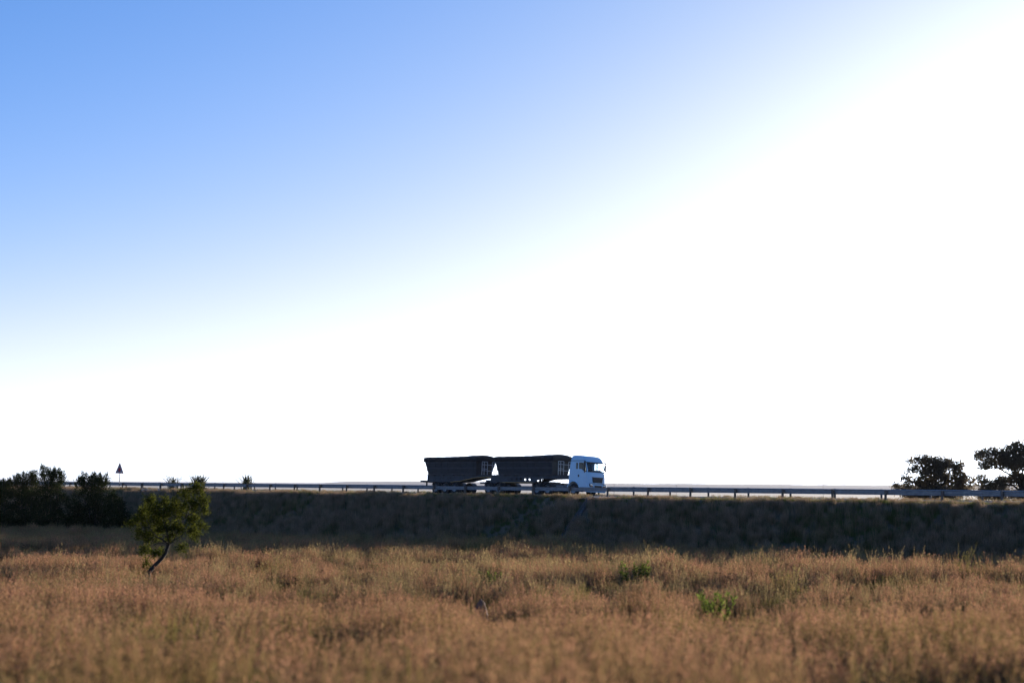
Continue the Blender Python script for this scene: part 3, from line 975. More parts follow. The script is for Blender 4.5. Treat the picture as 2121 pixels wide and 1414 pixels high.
# small leaning tree in the field
TY = 50.0
base = P(306, 1186, TY); base.z = gz(base.x, base.y)
ft = empty('young_tree', base)
tag(ft, 'small leaning green tree with curved trunk standing in the brown grass', 'tree')
mb = MB()
trunk = pxpath([(304, 1205, 0), (307, 1186, 0), (313, 1178, 0), (324, 1167, .05), (335, 1156, .08), (343, 1145, .1), (347.5, 1132, .1), (351, 1124, .1)], TY, base)
trunk[0] = Vector((trunk[0].x, 0, -.2))
mb.tube(trunk, [.085, .08, .075, .066, .062, .058, .052, .045], 10)
for path, r0 in (([(350, 1126, .1), (358, 1121, .1), (364, 1108, .2), (374, 1088, .25), (388, 1062, .3), (402, 1032, .3)], .04),
                 ([(348, 1130, .1), (343, 1122, 0), (335, 1116, -.1), (325, 1111, -.2), (312, 1096, -.25), (303, 1075, -.3)], .034),
                 ([(350, 1126, .1), (348, 1110, -.1), (342, 1090, -.15), (336, 1066, -.2), (322, 1040, -.2)], .03),
                 ([(351, 1124, .1), (352, 1108, .3), (350, 1085, .4), (346, 1050, .4)], .025),
                 ([(360, 1118, .1), (372, 1112, -.1), (388, 1100, -.2), (408, 1088, -.2)], .022),
                 ([(347, 1132, .1), (340, 1124, .2), (327, 1124, .3), (312, 1134, .3)], .018),
                 ([(356, 1122, .1), (366, 1126, 0), (376, 1132, 0)], .012),
                 ([(337, 1155, .1), (332, 1150, .1), (329, 1142, .1)], .010),
                 ([(384, 1070, .25), (400, 1060, .2), (420, 1050, .1)], .018),
                 ([(310, 1092, -.25), (296, 1092, -.3), (284, 1085, -.3)], .016)):
    pts = pxpath(path, TY, base)
    mb.tube(pts, [r0 * (1 - .75 * i / (len(pts) - 1)) for i in range(len(pts))], 6)
mb.build('trunk', M['bark'], ft, smooth=60)
lob = [(312, 1036, 11, 12), (318, 1052, 16, 12), (340, 1042, 6, 9), (346, 1058, 16, 10), (384, 1022, 16, 11), (410, 1014, 14, 10), (421, 1033, 11, 12), (425, 1056, 7, 9),
       (395, 1045, 20, 15), (366, 1060, 20, 15), (310, 1078, 24, 17), (283, 1080, 8, 15), (290, 1108, 12, 12), (316, 1112, 18, 13), (303, 1138, 12, 10),
       (402, 1078, 16, 10), (419, 1088, 9, 6), (393, 1100, 17, 9), (404, 1110, 9, 6), (366, 1095, 20, 13), (340, 1090, 24, 13), (330, 1070, 20, 13),
       (377, 1133, 8, 8), (329, 1145, 5, 6), (319, 1147, 7, 5), (302, 1168, 5, 8), (296, 1060, 10, 9), (355, 1112, 10, 6), (270, 1085, 5, 6), (365, 1040, 8, 6), (399, 1010, 6, 5)]
c_, a_, s_ = lobes_to_leaves([(a, b, c * .87, d * .87) for a, b, c, d in lob], TY, 2100, .042, base, up=.35, depth=1.25, spread=.35)
link('crown', leaf_mesh('crown', c_, a_, rng.uniform(.055, .11, len(c_)), .42, s_), M['leaf_young'], ft)

# dark tall shrubs at the foot of the bank on the left
def bush(label, Y, px, lobes, stems, dens=720, leaf=.10, group='dark shrubs at the left'):
    b = P(px, 1100, Y); b.z = gz(b.x, b.y)
    o = empty('tall_shrub', b)
    tag(o, label, 'shrub', group)
    mb = MB()
    for (x, y) in stems:
        e = P(x, y, Y) - b
        s0 = Vector((e.x * .25, random.uniform(-.2, .2), -.2))
        mid = s0.lerp(e, .5) + Vector((random.uniform(-.2, .2), random.uniform(-.3, .3), .2))
        mb.tube([s0, mid, e], [.07, .045, .012], 6)
    mb.build('trunk', M['bark'], o, smooth=60)
    c, a, s_ = lobes_to_leaves(lobes, Y, dens, leaf, b, up=.9, depth=1.1, spread=.8)
    # upright sprigs along the top
    sp_c, sp_a = [], []
    for (cx, cy, rx, ry, *_r) in lobes[:len(lobes) // 2 + 1]:
        for k in range(5):
            t0 = P(cx + random.uniform(-rx, rx) * .9, cy - ry * random.uniform(.4, .9), Y + random.uniform(-.4, .4)) - b
            hgt = random.uniform(.25, .6)
            n = 26
            f = rng.uniform(0, 1, (n, 1))
            sp_c.append(np.array(t0) + f * np.array([random.uniform(-.15, .15), 0, hgt]) + rng.normal(size=(n, 3)) * .05 * (1.2 - f))
            sp_a.append(rng.normal(size=(n, 3)) * .5 + np.array([0, 0, 1.0]))
    c = np.concatenate([c] + sp_c); a = np.concatenate([a] + sp_a); s_ = np.concatenate([s_, rng.uniform(.3, 1, sum(len(k) for k in sp_c))])
    link('crown', leaf_mesh('crown', c, a, rng.uniform(.10, .22, len(c)), .38, s_), M['leaf_bush'], o)
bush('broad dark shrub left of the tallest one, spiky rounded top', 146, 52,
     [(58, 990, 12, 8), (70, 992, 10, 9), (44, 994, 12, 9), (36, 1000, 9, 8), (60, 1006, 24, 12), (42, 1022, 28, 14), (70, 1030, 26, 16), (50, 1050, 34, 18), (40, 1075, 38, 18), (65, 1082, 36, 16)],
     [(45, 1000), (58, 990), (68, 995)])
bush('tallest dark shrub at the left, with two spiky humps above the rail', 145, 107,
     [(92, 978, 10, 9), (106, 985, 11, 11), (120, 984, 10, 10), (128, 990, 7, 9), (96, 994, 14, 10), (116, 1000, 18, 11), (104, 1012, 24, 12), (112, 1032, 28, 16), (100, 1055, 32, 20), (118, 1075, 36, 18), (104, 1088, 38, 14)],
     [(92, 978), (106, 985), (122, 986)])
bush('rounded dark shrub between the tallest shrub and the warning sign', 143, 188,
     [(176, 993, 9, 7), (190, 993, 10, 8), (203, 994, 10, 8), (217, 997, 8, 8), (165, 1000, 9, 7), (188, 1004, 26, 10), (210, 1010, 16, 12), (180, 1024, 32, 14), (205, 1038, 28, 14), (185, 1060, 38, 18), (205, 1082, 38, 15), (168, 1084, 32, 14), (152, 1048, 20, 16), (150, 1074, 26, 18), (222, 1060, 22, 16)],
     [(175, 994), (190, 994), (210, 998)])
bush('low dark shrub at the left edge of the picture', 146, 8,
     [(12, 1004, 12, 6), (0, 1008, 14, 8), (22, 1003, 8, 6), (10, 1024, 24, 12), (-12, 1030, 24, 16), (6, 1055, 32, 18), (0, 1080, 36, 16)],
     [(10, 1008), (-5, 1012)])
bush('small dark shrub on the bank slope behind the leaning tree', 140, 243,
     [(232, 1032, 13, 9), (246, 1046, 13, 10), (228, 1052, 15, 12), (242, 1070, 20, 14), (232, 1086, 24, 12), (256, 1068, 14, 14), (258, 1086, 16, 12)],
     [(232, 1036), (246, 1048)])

# far trees beyond the road on the right
def far_tree(label, Y, px, lobes, limbs, dens=740, leaf=.19):
    b = P(px, 1040, Y); b.z = gz(b.x, b.y)
    o = empty('spreading_tree', b)
    tag(o, label, 'tree', 'spreading trees beyond the road')
    mb = MB()
    fork = P(px, 1022, Y) - b
    mb.tube([(0, 0, -.3), (.05, 0, fork.z * .5), fork], [.34, .28, .24], 9)
    for path in limbs:
        pts = [fork] + [P(x, y, Y + random.uniform(-.4, .4)) - b for x, y in path]
        mb.tube(pts, [.17 * (1 - .8 * i / (len(pts) - 1)) for i in range(len(pts))], 6)
    mb.build('trunk', M['bark'], o, smooth=60)
    c, a, s_ = lobes_to_leaves(lobes, Y, dens, leaf, b, up=.2, depth=1.4, spread=1.2)
    link('crown', leaf_mesh('crown', c, a, rng.uniform(.18, .36, len(c)), .4, s_), M['leaf_pine'], o)
far_tree('wide dark spreading tree beyond the road, left of the one cut by the frame', 190, 1938,
         [(1882, 956, 6, 4), (1897, 951, 9, 4), (1912, 947, 6, 3), (1925, 957, 24, 7), (1950, 957, 22, 7), (1974, 963, 16, 6), (1990, 967, 6, 6), (1903, 970, 15, 5), (1884, 975, 8, 3),
          (1932, 973, 22, 8), (1950, 968, 14, 6), (1988, 986, 14, 6), (1966, 991, 18, 6), (1873, 989, 5, 4), (1884, 992, 4, 3), (1857, 1007, 8, 5), (1880, 1003, 7, 6), (1920, 1005, 22, 6), (1955, 1004, 22, 6),
          (1985, 1005, 16, 6), (2011, 998, 6, 7), (1938, 988, 16, 4), (1890, 1016, 30, 7), (1940, 1018, 36, 8), (1992, 1016, 22, 7), (1930, 1030, 30, 7), (1895, 1030, 24, 6), (1965, 1032, 26, 6), (1914, 984, 12, 5), (1902, 996, 9, 4), (1948, 981, 14, 5), (1976, 977, 9, 4), (1918, 996, 12, 4), (1992, 997, 10, 5)],
         [[(1925, 1000), (1900, 970), (1884, 957)], [(1938, 990), (1935, 960)], [(1955, 1000), (1975, 965)], [(1965, 1008), (1995, 985)], [(1915, 1012), (1880, 992), (1872, 990)], [(1900, 1020), (1857, 1008)]])
far_tree('tall dark spreading tree at the right edge, cut off by the frame', 172, 2118,
         [(2026, 944, 6, 7), (2040, 941, 12, 7), (2053, 933, 6, 5), (2065, 945, 18, 10), (2090, 936, 16, 10), (2106, 923, 9, 7), (2117, 930, 12, 11), (2095, 953, 20, 9), (2122, 948, 18, 13), (2145, 938, 22, 18),
          (2036, 964, 7, 9), (2050, 959, 12, 6), (2072, 964, 10, 4), (2030, 992, 8, 7), (2045, 1000, 12, 6), (2060, 1003, 13, 5), (2085, 998, 15, 8), (2106, 990, 13, 8), (2122, 994, 17, 10), (2145, 1000, 20, 11),
          (2100, 982, 8, 4), (2036, 1013, 12, 4), (2068, 1013, 16, 4), (2170, 950, 24, 22), (2175, 990, 22, 16), (2090, 1026, 36, 7), (2140, 1026, 30, 8), (2045, 1028, 22, 6), (2086, 962, 14, 6), (2108, 964, 14, 6), (2126, 968, 12, 7), (2072, 996, 10, 5)],
         [[(2105, 990), (2078, 975), (2055, 960), (2035, 950)], [(2112, 985), (2095, 965), (2080, 945)], [(2118, 980), (2112, 930)], [(2130, 985), (2150, 950)], [(2100, 1005), (2060, 1002), (2030, 994)]])

# reed clumps across the road
def reed(label, px, top, wpx, Y, n, hpx):
    b = P(px, 1008, Y); b.z = gz(b.x, b.y)
    o = empty('reed_clump', b); tag(o, label, 'reeds', 'reed clumps beyond the road')
    zt = P(px, top, Y).z - b.z; wd = wpx / (FPX / Y)
    mb = MB(); sh = []
    for k in range(n):
        ang = random.gauss(0, .5); h = zt * random.uniform(.75, 1.02)
        dx = ang * wd * .75; dy = random.gauss(0, .3)
        base_ = Vector((random.gauss(0, wd * .14), random.gauss(0, .25), -.1))
        pts = [base_, base_ + Vector((dx * .25, dy * .3, h * .55)), base_ + Vector((dx * .65, dy * .6, h * .85)), base_ + Vector((dx * 1.1 + random.uniform(-.1, .1), dy, h * random.uniform(.9, 1.02)))]
        w_ = random.uniform(.028, .05)
        q_ = Vector((random.uniform(.4, 1), random.uniform(-.6, .6), 0)).normalized()
        vs_ = []
        for i, p_ in enumerate(pts):
            ww = w_ * (1, 1, .8, .1)[i]
            vs_ += [p_ - q_ * ww, p_ + q_ * ww]
        mb.add(vs_, [(0, 1, 3, 2), (2, 3, 5, 4), (4, 5, 7, 6)])
    me = bpy.data.meshes.new('leaves'); me.from_pydata(mb.v, [], mb.f)
    at = me.attributes.new('shade', 'FLOAT', 'POINT'); at.data.foreach_set('value', np.repeat(rng.uniform(0, 1, n), 8))
    link('leaves', me, M['leaf_reed'], o)
reed('thin sparse reed clump nearest the warning sign', 357, 979, 34, 172, 34, 0)
reed('fullest reed clump standing above the rail behind the leaning tree', 412, 977, 40, 168, 80, 0)
reed('reed clump above the rail, nearest the truck', 511, 977, 32, 163, 50, 0)

# green weeds in the field
CLEAR = []
def weed(label, px, py_top, Y, wpx, nst, leafn):
    b = P(px, py_top + 40, Y); b.z = gz(b.x, b.y)
    o = empty('green_weed', b); tag(o, label, 'weed', 'green weeds in the field')
    zt = P(px, py_top, Y).z - b.z; wd = wpx / (FPX / Y)
    CLEAR.append((b.x, b.y, wd * .5 + .25, 4.5, .55))
    mb = MB(); C_, A_ = [], []
    for k in range(nst):
        x = random.uniform(-.5, .5) * wd; y = random.uniform(-.3, .3) * wd; h = zt * random.uniform(.78, 1.03)
        top = Vector((x * 1.2 + random.uniform(-.05, .05), y, h))
        mb.tube([(x * .6, y * .6, -.05), (x, y, h * .5), top], [.012, .009, .004], 5)
        f = rng.uniform(.25, 1, (leafn, 1))
        C_.append(np.array([x * .6, y * .6, 0]) * (1 - f) + np.array(top) * f + rng.normal(size=(leafn, 3)) * .012)
        t = rng.uniform(0, 6.28, leafn)
        A_.append(np.stack([np.cos(t) * .8, np.sin(t) * .8, rng.uniform(.5, 1.2, leafn)], -1))
    mb.build('stems', M['leaf_weed'], o)
    c = np.concatenate(C_); a = np.concatenate(A_)
    link('leaves', leaf_mesh('leaves', c, a, rng.uniform(.07, .16, len(c)), .28, rng.uniform(0, 1, len(c))), M['leaf_weed'], o)
weed('tall bright green weed standing against the dark bank', 1312, 1165, 46, 62, 13, 46)
weed('low bright green weed clump right of centre in the brown grass', 1488, 1229, 31, 60, 12, 26)
weed('small green weed in the grass below the rear trailer', 1018, 1182, 46, 40, 8, 30)

# small earth mound in the grass
mbp = P(996, 1243, 31.0)
mz = gz(mbp.x, mbp.y)
mo = MB(); nr, ns = 9, 14
H = mbp.z + .035 - mz
for i in range(nr + 1):
    t = i / nr
    for k in range(ns):
        a = 2 * math.pi * k / ns
        r_ = .15 * math.sqrt(max(0, 1 - t ** 2.2)) * (1 + .22 * math.sin(a * 2 + t * 3) + random.uniform(-.08, .08)) + .001
        mo.v.append((r_ * math.cos(a), r_ * math.sin(a), -.1 + (H + .1) * t))
for i in range(nr):
    for k in range(ns):
        mo.f.append((i * ns + k, i * ns + (k + 1) % ns, (i + 1) * ns + (k + 1) % ns, (i + 1) * ns + k))
mo.f.append(tuple(range(nr * ns, nr * ns + ns)))
mm = mo.build('earth_mound', M['rock'], None, smooth=70)
mm.location = (mbp.x, mbp.y, mz)
tag(mm, 'small dark brown earth mound poking out of the field grass', 'mound')

# ------------------------------------------------------------------ grass
def tuft(name, nst, h, rad, lean, stem_c, head_c, leaf_c, nleaf, head=1.0, headn=9, headlen=.38, width=.004, umbel=False):
    V, F, Cc = [], [], []
    def tri(a, b, c, col):
        n = len(V); V.extend([a, b, c]); F.append((n, n + 1, n + 2)); Cc.extend([col] * 3)
    for k in range(nst):
        a = rng.uniform(0, 6.283); r_ = rad * math.sqrt(rng.uniform())
        x, y = r_ * math.cos(a), r_ * math.sin(a)
        hh = h * rng.uniform(.62, 1.08)
        la = rng.uniform(0, 6.283); lm = lean * rng.uniform(.2, 1)
        def at(t):
            return np.array([x + math.cos(la) * lm * t * t * hh, y + math.sin(la) * lm * t * t * hh, hh * t])
        w = width * rng.uniform(.8, 1.3); wa = rng.uniform(0, 3.14); wv = np.array([math.cos(wa), math.sin(wa), 0]) * w
        sc_ = np.array(stem_c) * rng.uniform(.75, 1.25)
        p0, p1, p2 = at(0) - np.array([0, 0, .05]), at(.55), at(.97)
        n = len(V); V.extend([p0 - wv, p0 + wv, p1 + wv * .8, p1 - wv * .8, p2 + wv * .35, p2 - wv * .35]); F.extend([(n, n + 1, n + 2, n + 3), (n + 3, n + 2, n + 4, n + 5)]); Cc.extend([sc_] * 6)
        if umbel and k < umbel:
            c = at(.97)
            for j in range(9):
                ta = 6.283 * j / 9; e = c + np.array([math.cos(ta) * .05, math.sin(ta) * .05, .012]) * rng.uniform(.7, 1.3)
                s1 = np.array([-math.sin(ta), math.cos(ta), 0]) * .018
                tri(c - np.array([0, 0, .03]), e - s1, e + s1, np.array((.05, .036, .028)) * rng.uniform(.7, 1.6))
        elif head > 0:
            hc = np.array(head_c) * rng.uniform(.75, 1.3)
            for j in range(headn):
                t = 1 - headlen * rng.uniform(0, 1)
                c = at(t)
                ta = rng.uniform(0, 6.283); ln = rng.uniform(.03, .085) * head * (1.15 - (t - (1 - headlen)) / headlen * .8)
                dirv = np.array([math.cos(ta) * .75, math.sin(ta) * .75, rng.uniform(.35, 1.0)]) * ln
                s1 = np.array([-math.sin(ta), math.cos(ta), .3]) * rng.uniform(.004, .009) * (.6 + .4 * head)
                tri(c, c + dirv * .8 - s1, c + dirv + s1, hc * rng.uniform(.8, 1.2))
    for k in range(nleaf):
        a = rng.uniform(0, 6.283); r_ = rad * math.sqrt(rng.uniform()); x, y = r_ * math.cos(a), r_ * math.sin(a)
        la = rng.uniform(0, 6.283); hh = h * rng.uniform(.3, .68); ln = rng.uniform(.15, .7) * hh
        w = rng.uniform(.003, .008); wv = np.array([-math.sin(la), math.cos(la), 0]) * w
        p0 = np.array([x, y, -.05]); p1 = np.array([x + math.cos(la) * ln * .35, y + math.sin(la) * ln * .35, hh * .7]); p2 = np.array([x + math.cos(la) * ln, y + math.sin(la) * ln, hh])
        lc = np.array(leaf_c) * rng.uniform(.7, 1.3)
        n = len(V); V.extend([p0 - wv, p0 + wv, p1 + wv * .8, p1 - wv * .8, p2]); F.extend([(n, n + 1, n + 2, n + 3), (n + 3, n + 2, n + 4)]); Cc.extend([lc] * 5)
    me = bpy.data.meshes.new(name)
    me.from_pydata([tuple(v) for v in V], [], F)
    ca = me.color_attributes.new('col', 'FLOAT_COLOR', 'POINT')
    arr = np.ones((len(V), 4)); arr[:, :3] = np.array(Cc)
    ca.data.foreach_set('color', arr.reshape(-1))
    me.materials.append(M['grass'])
    return bpy.data.objects.new(name, me)

RED = (.435, .232, .130); STRAW = (.400, .265, .122); GRN = (.085, .095, .025); STEM = (.200, .130, .060); PALE = (.34, .25, .11)
tufts = bpy.data.collections.new('tufts')
specs = [dict(nst=26, h=.74, rad=.26, lean=.16, stem_c=STEM, head_c=RED, leaf_c=GRN, nleaf=22, head=.85, headn=11, headlen=.32, width=.0048),
         dict(nst=24, h=.82, rad=.22, lean=.22, stem_c=STEM, head_c=(.38, .195, .112), leaf_c=(.12, .10, .03), nleaf=18, head=1.0, headn=11, headlen=.32, width=.0048),
         dict(nst=24, h=.62, rad=.26, lean=.22, stem_c=(.22, .15, .07), head_c=STRAW, leaf_c=(.12, .115, .035), nleaf=26, head=.8, headn=9),
         dict(nst=20, h=.50, rad=.24, lean=.4, stem_c=(.11, .11, .035), head_c=(.2, .14, .06), leaf_c=(.09, .11, .025), nleaf=50, head=.6, headn=6),
         dict(nst=20, h=.58, rad=.24, lean=.25, stem_c=(.10, .085, .04), head_c=RED, leaf_c=GRN, nleaf=22, head=.9, headn=8, umbel=4),
         dict(nst=14, h=.92, rad=.20, lean=.3, stem_c=(.25, .18, .09), head_c=PALE, leaf_c=(.14, .12, .05), nleaf=12, head=1.1, headn=10, headlen=.28)]
for i, s_ in enumerate(specs):
    tufts.objects.link(tuft('tuft_%d' % i, **s_))
bank_t = bpy.data.collections.new('bank_tufts')
specs2 = [dict(nst=40, h=1.0, rad=.30, lean=.22, stem_c=(.29, .205, .125), head_c=(.36, .245, .165), leaf_c=(.125, .115, .055), nleaf=34, head=1.1, headn=8),
          dict(nst=38, h=.9, rad=.30, lean=.2, stem_c=(.24, .185, .11), head_c=(.31, .225, .15), leaf_c=(.105, .11, .05), nleaf=46, head=.9, headn=7),
          dict(nst=14, h=.60, rad=.30, lean=.4, stem_c=(.08, .09, .03), head_c=(.13, .12, .06), leaf_c=(.075, .12, .04), nleaf=70, head=.6, headn=6)]
for i, s_ in enumerate(specs2):
    bank_t.objects.link(tuft('bank_tuft_%d' % i, **s_))
verge_t = bpy.data.collections.new('verge_tufts')
specs3 = [dict(nst=30, h=.30, rad=.22, lean=.4, stem_c=(.22, .16, .08), head_c=(.32, .21, .13), leaf_c=(.12, .12, .04), nleaf=34, head=.7, headn=7),
          dict(nst=12, h=.26, rad=.22, lean=.5, stem_c=(.12, .13, .04), head_c=(.24, .22, .09), leaf_c=(.10, .13, .035), nleaf=60, head=.6, headn=6),
          dict(nst=18, h=.36, rad=.20, lean=.4, stem_c=(.24, .20, .11), head_c=(.38, .31, .19), leaf_c=(.13, .12, .05), nleaf=24, head=.8, headn=8)]
for i, s_ in enumerate(specs3):
    verge_t.objects.link(tuft('verge_tuft_%d' % i, **s_))

def scatter(name, X, Y, Z, idx, scale, tint, coll, label):
    n = len(X)
    me = bpy.data.meshes.new(name)
    me.vertices.add(n); me.vertices.foreach_set('co', np.stack([X, Y, Z], -1).reshape(-1))
    def attr(nm, typ, key, data):
        a = me.attributes.new(nm, typ, 'POINT'); a.data.foreach_set(key, np.asarray(data).reshape(-1))
    attr('pick', 'INT', 'value', idx.astype(np.int32))
    attr('rot', 'FLOAT_VECTOR', 'vector', np.stack([rng.normal(0, .06, n), rng.normal(0, .06, n), rng.uniform(0, 6.283, n)], -1))
    attr('size', 'FLOAT', 'value', scale)
    attr('tint', 'FLOAT', 'value', tint)
    me.update()
    o = bpy.data.objects.new(name, me); C.objects.link(o)
    me.materials.append(M['grass'])
    ng = bpy.data.node_groups.new(name, 'GeometryNodeTree')
    ng.interface.new_socket('Geometry', in_out='INPUT', socket_type='NodeSocketGeometry')
    ng.interface.new_socket('Geometry', in_out='OUTPUT', socket_type='NodeSocketGeometry')
    N = ng.nodes; L = ng.links
    gi = N.new('NodeGroupInput'); gout = N.new('NodeGroupOutput')
    ci = N.new('GeometryNodeCollectionInfo'); ci.inputs['Collection'].default_value = coll
    ci.inputs['Separate Children'].default_value = True; ci.inputs['Reset Children'].default_value = True
    ip = N.new('GeometryNodeInstanceOnPoints'); ip.inputs['Pick Instance'].default_value = True
    mp = N.new('GeometryNodeMeshToPoints')
    def na(nm, t):
        a = N.new('GeometryNodeInputNamedAttribute'); a.data_type = t; a.inputs['Name'].default_value = nm
        return a.outputs['Attribute']
    L.new(gi.outputs[0], mp.inputs['Mesh'])
    L.new(mp.outputs[0], ip.inputs['Points'])
    L.new(ci.outputs[0], ip.inputs['Instance'])
    L.new(na('pick', 'INT'), ip.inputs['Instance Index'])
    L.new(na('rot', 'FLOAT_VECTOR'), ip.inputs['Rotation'])
    L.new(na('size', 'FLOAT'), ip.inputs['Scale'])
    L.new(ip.outputs[0], gout.inputs[0])
    md = o.modifiers.new('grass', 'NODES'); md.node_group = ng
    tag(o, label, 'grass', kind='stuff')
    return o

def sample(n, xr, yr):
    return rng.uniform(*xr, n), rng.uniform(*yr, n)
def in_view(X, Y, m=1.22, pad=2.5):
    return (Y > 2) & (np.abs(X) < Y * .36 * m + pad)
def slope_at(X, Y):
    """1 on the bank, 0 on the field"""
    p, q = pq(X, Y)
    bank = VERGE - .06 - np.clip(-1.3 - p, 0, None) / 2.0
    return (bank > field_z(Y) - .1).astype(float)

fx_, fy_, fz_ = [], [], []
for (y0, y1, dens) in ((3, 24, 13), (24, 55, 9), (55, 170, 8.0)):
    w = y1 * .36 * 1.22 + 2.5
    n = int(2 * w * (y1 - y0) * dens)
    X, Y = sample(n, (-w, w), (y0, y1))
    p, q = pq(X, Y)
    k = in_view(X, Y) & (p < -5.0) & (slope_at(X, Y) < .5) & (p > -90 + 0 * q)
    fx_.append(X[k]); fy_.append(Y[k])
X = np.concatenate(fx_); Y = np.concatenate(fy_)
dm = np.hypot(X - mbp.x, Y - mbp.y) > .32
X, Y = X[dm], Y[dm]
n = len(X)
pn = fbm(X / 3.2, Y / 6.5, 31); pn2 = fbm(X / 1.6 + 9, Y / 3.0, 41); pn3 = fbm(X / 9, Y / 16, 51)
idx = rng.choice([0, 0, 0, 0, 1, 1, 1, 2, 2, 2, 5], n)
idx = np.where((pn2 > .60) & (rng.uniform(size=n) < .7), 3, idx)
idx = np.where((pn > .58) & (rng.uniform(size=n) < .28), 4, idx)
idx = np.where((pn3 > .55) & (rng.uniform(size=n) < .25), 5, idx)
tint = np.clip((pn2 - .55) * 2.2, 0, .75) * rng.uniform(.3, 1, n) + np.clip(rng.normal(.02, .08, n), 0, .3)
tint = tint + np.clip((26 - Y) / 22, 0, .40) * np.clip(fbm(X / 1.3, Y / 1.6, 77) * 1.9 - .55, 0, 1)
scl = (.22 + 1.35 * fbm(X / 2.6, Y / 5, 61)) * rng.uniform(.72, 1.28, n) * (1 + .38 * np.clip((30 - Y) / 18, 0, 1))
scl = np.where(Y < 34, np.minimum(scl, 1.28) * np.where(idx == 5, .68, 1.0), scl)
CLEAR += [(mbp.x, mbp.y, .45, 4.0, .45), (base.x, base.y, .4, 3.0, .6)]
for (cx, cy, cw, cl_, cs) in CLEAR:      # shorter growth on the near side of the weeds, the mound and the tree
    e = np.clip(1.2 - np.hypot((X - cx * Y / cy) / cw, (Y - cy + cl_ * .25) / (cl_ * .8)), 0, 1)
    scl = scl * (1 - np.clip(e * 3, 0, 1) * (1 - cs))
scatter('field_grass', X, Y, ground(X, Y), idx, scl, np.clip(tint, 0, 1), tufts, 'tall reddish brown seeding grass covering the field')

# bank
w = 75
X, Y = sample(210000, (-w, 60), (60, 215))
p, q = pq(X, Y)
k = in_view(X, Y, 1.2, 6) & (p < -1.6) & (p > -16) & (slope_at(X, Y) > .5) & (rng.uniform(size=len(X)) < .75)
for (a2, b2, qa_) in CH:
    t = np.clip(((X - a2.x) * (b2.x - a2.x) + (Y - a2.y) * (b2.y - a2.y)) / (b2 - a2).length_squared, 0, 1)
    dd = np.hypot(X - (a2.x + (b2.x - a2.x) * t), Y - (a2.y + (b2.y - a2.y) * t))
    k &= dd > .30
X, Y = X[k], Y[k]; n = len(X); p, q = pq(X, Y)
pn = fbm(X / 4, Y / 4, 71)
idx = rng.choice([0, 0, 0, 1, 1, 1, 2], n); idx = np.where((pn > .58) & (rng.uniform(size=n) < .5), 2, idx)
scl = (.65 + .5 * fbm(X / 3, Y / 3, 81)) * rng.uniform(.85, 1.15, n) * np.clip(.45 + (-1.3 - p) / 3.0, .45, 1)
a2, b2, qa_ = CH[0]
left = np.clip(1 - np.abs(q - qa_ + 3.0 + (-p) * .2) / 2.6, 0, 1)
scl *= 1 - .45 * left
idx = np.where((left > .35) & (rng.uniform(size=n) < .7), 2, idx)
scatter('bank_grass', X, Y, ground(X, Y), idx, scl, np.clip((pn - .52) * .8, 0, .25), bank_t, 'rank shaded grass on the slope of the road embankment')

# verges at both rails
def verge(name, p0, p1, dens, label, smin, smax):
    q = rng.uniform(-150, 75, int(225 * (p1 - p0) * dens)); p = rng.uniform(p0, p1, len(q))
    X, Y = xy(p, q)
    k = in_view(X, Y, 1.2, 6)
    for (a2, b2, qa_) in CH:
        k &= ~((np.abs(q - qa_ - .3) < 1.6) & (p > -1.6))
    X, Y, p, q = X[k], Y[k], p[k], q[k]; n = len(X)
    pn = fbm(q / 2.5, p / 1.0 + 3, 91)
    idx = rng.choice([0, 0, 1, 2], n); idx = np.where(pn > .58, 1, idx)
    s = (smin + (smax - smin) * fbm(q / 3.0, p, 95)) * rng.uniform(.8, 1.2, n) * (1 + .6 * np.clip((-.5 - p) / .8, 0, 1) * fbm(q / 1.4, p + 40, 99))
    scatter(name, X, Y, ground(X, Y), idx, s, np.clip((pn - .5) * 1.5, 0, .6), verge_t, label)
verge('verge_grass', -1.9, 1.0, 9, 'short sunlit grass along the top of the bank under the near rail', .35, 1.05)
verge('verge_grass', 10.95, 13.2, 7, 'short grass along the far road edge under the far rail', .35, 1.1)

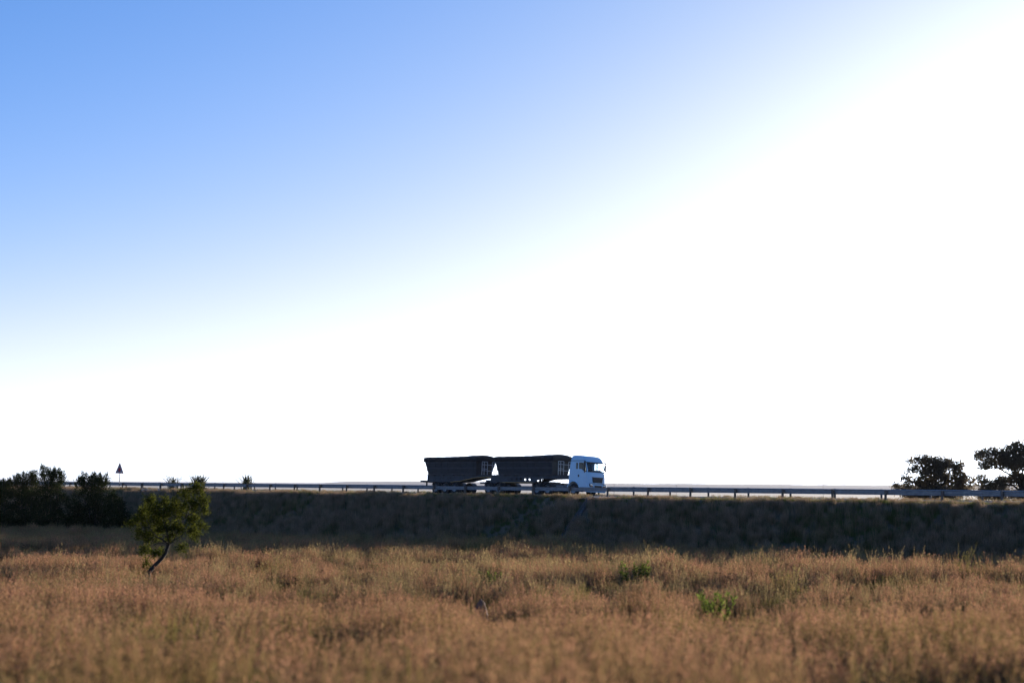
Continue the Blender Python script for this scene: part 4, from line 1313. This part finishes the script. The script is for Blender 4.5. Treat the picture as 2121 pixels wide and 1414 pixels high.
# ------------------------------------------------------------------ far hills, masts and the hazy air
hx = np.linspace(-5200, 9000, 120)
Yh = 15000.0
def hill_top(x):
    px = 1060 + x / Yh * FPX
    t = np.clip((px - 560) / 160, 0, 1); t = t * t * (3 - 2 * t)
    return (-38 + (41 + 9 * np.exp(-((px - 860) / 130) ** 2) + 5 * (fbm(px / 90, 0 * px, 3) - .5) * 2 + 3 * (vnoise(px / 16, 0 * px, 8) - .5)) * t)
rows = []
for f, yo in ((0, 0), (.6, 500), (1.0, 1100), (.7, 2600), (0, 4200)):
    rows.append(np.stack([hx, np.full_like(hx, Yh + yo), -40 + (hill_top(hx) + 40) * f], -1))
G = np.array(rows)
tag(link('hills', grid_mesh('hills', G[:, :, 0], G[:, :, 1], G[:, :, 2]), M['hill'], smooth=60), kind='structure')

def mast(px, top, Y, label):
    b = P(px, 1010, Y); b.z = gz(b.x, b.y)
    o = empty('mast', b); tag(o, label, 'mast', 'faint masts on the far plain')
    h = P(px, top, Y).z - b.z
    MB().tube([(0, 0, -1), (0, 0, h)], [.32, .12], 6).build('pole', M['signback'], o)
    for k in (.5, 2.2):
        MB().box(-1.6, 1.6, -.08, .08, h - k - .12, h - k).build('crossarm', M['signback'], o)
mast(1272, 993, 1500, 'faint thin mast on the far plain just right of the truck')
mast(1401, 1003, 1900, 'faint short mast low over the rail, midway right of the truck')
mast(1705, 997, 1500, 'faint mast on the plain left of the spreading trees')
hz = MB().box(-27000, 27000, -400, 25500, -60, 16).mesh('haze')
hm = bpy.data.materials.new('haze_air'); hm.use_nodes = True
hn = hm.node_tree; hn.nodes.clear()
ho = hn.nodes.new('ShaderNodeOutputMaterial'); hv = hn.nodes.new('ShaderNodeVolumePrincipled')
hv.inputs['Color'].default_value = (.74, .75, .79, 1)
hv.inputs['Density'].default_value = 2.8e-5
hv.inputs['Anisotropy'].default_value = .0
hn.links.new(hv.outputs[0], ho.inputs['Volume'])
hobj = link('haze', hz, hm)
tag(hobj, 'pale morning haze over the far plain', 'haze', kind='stuff')
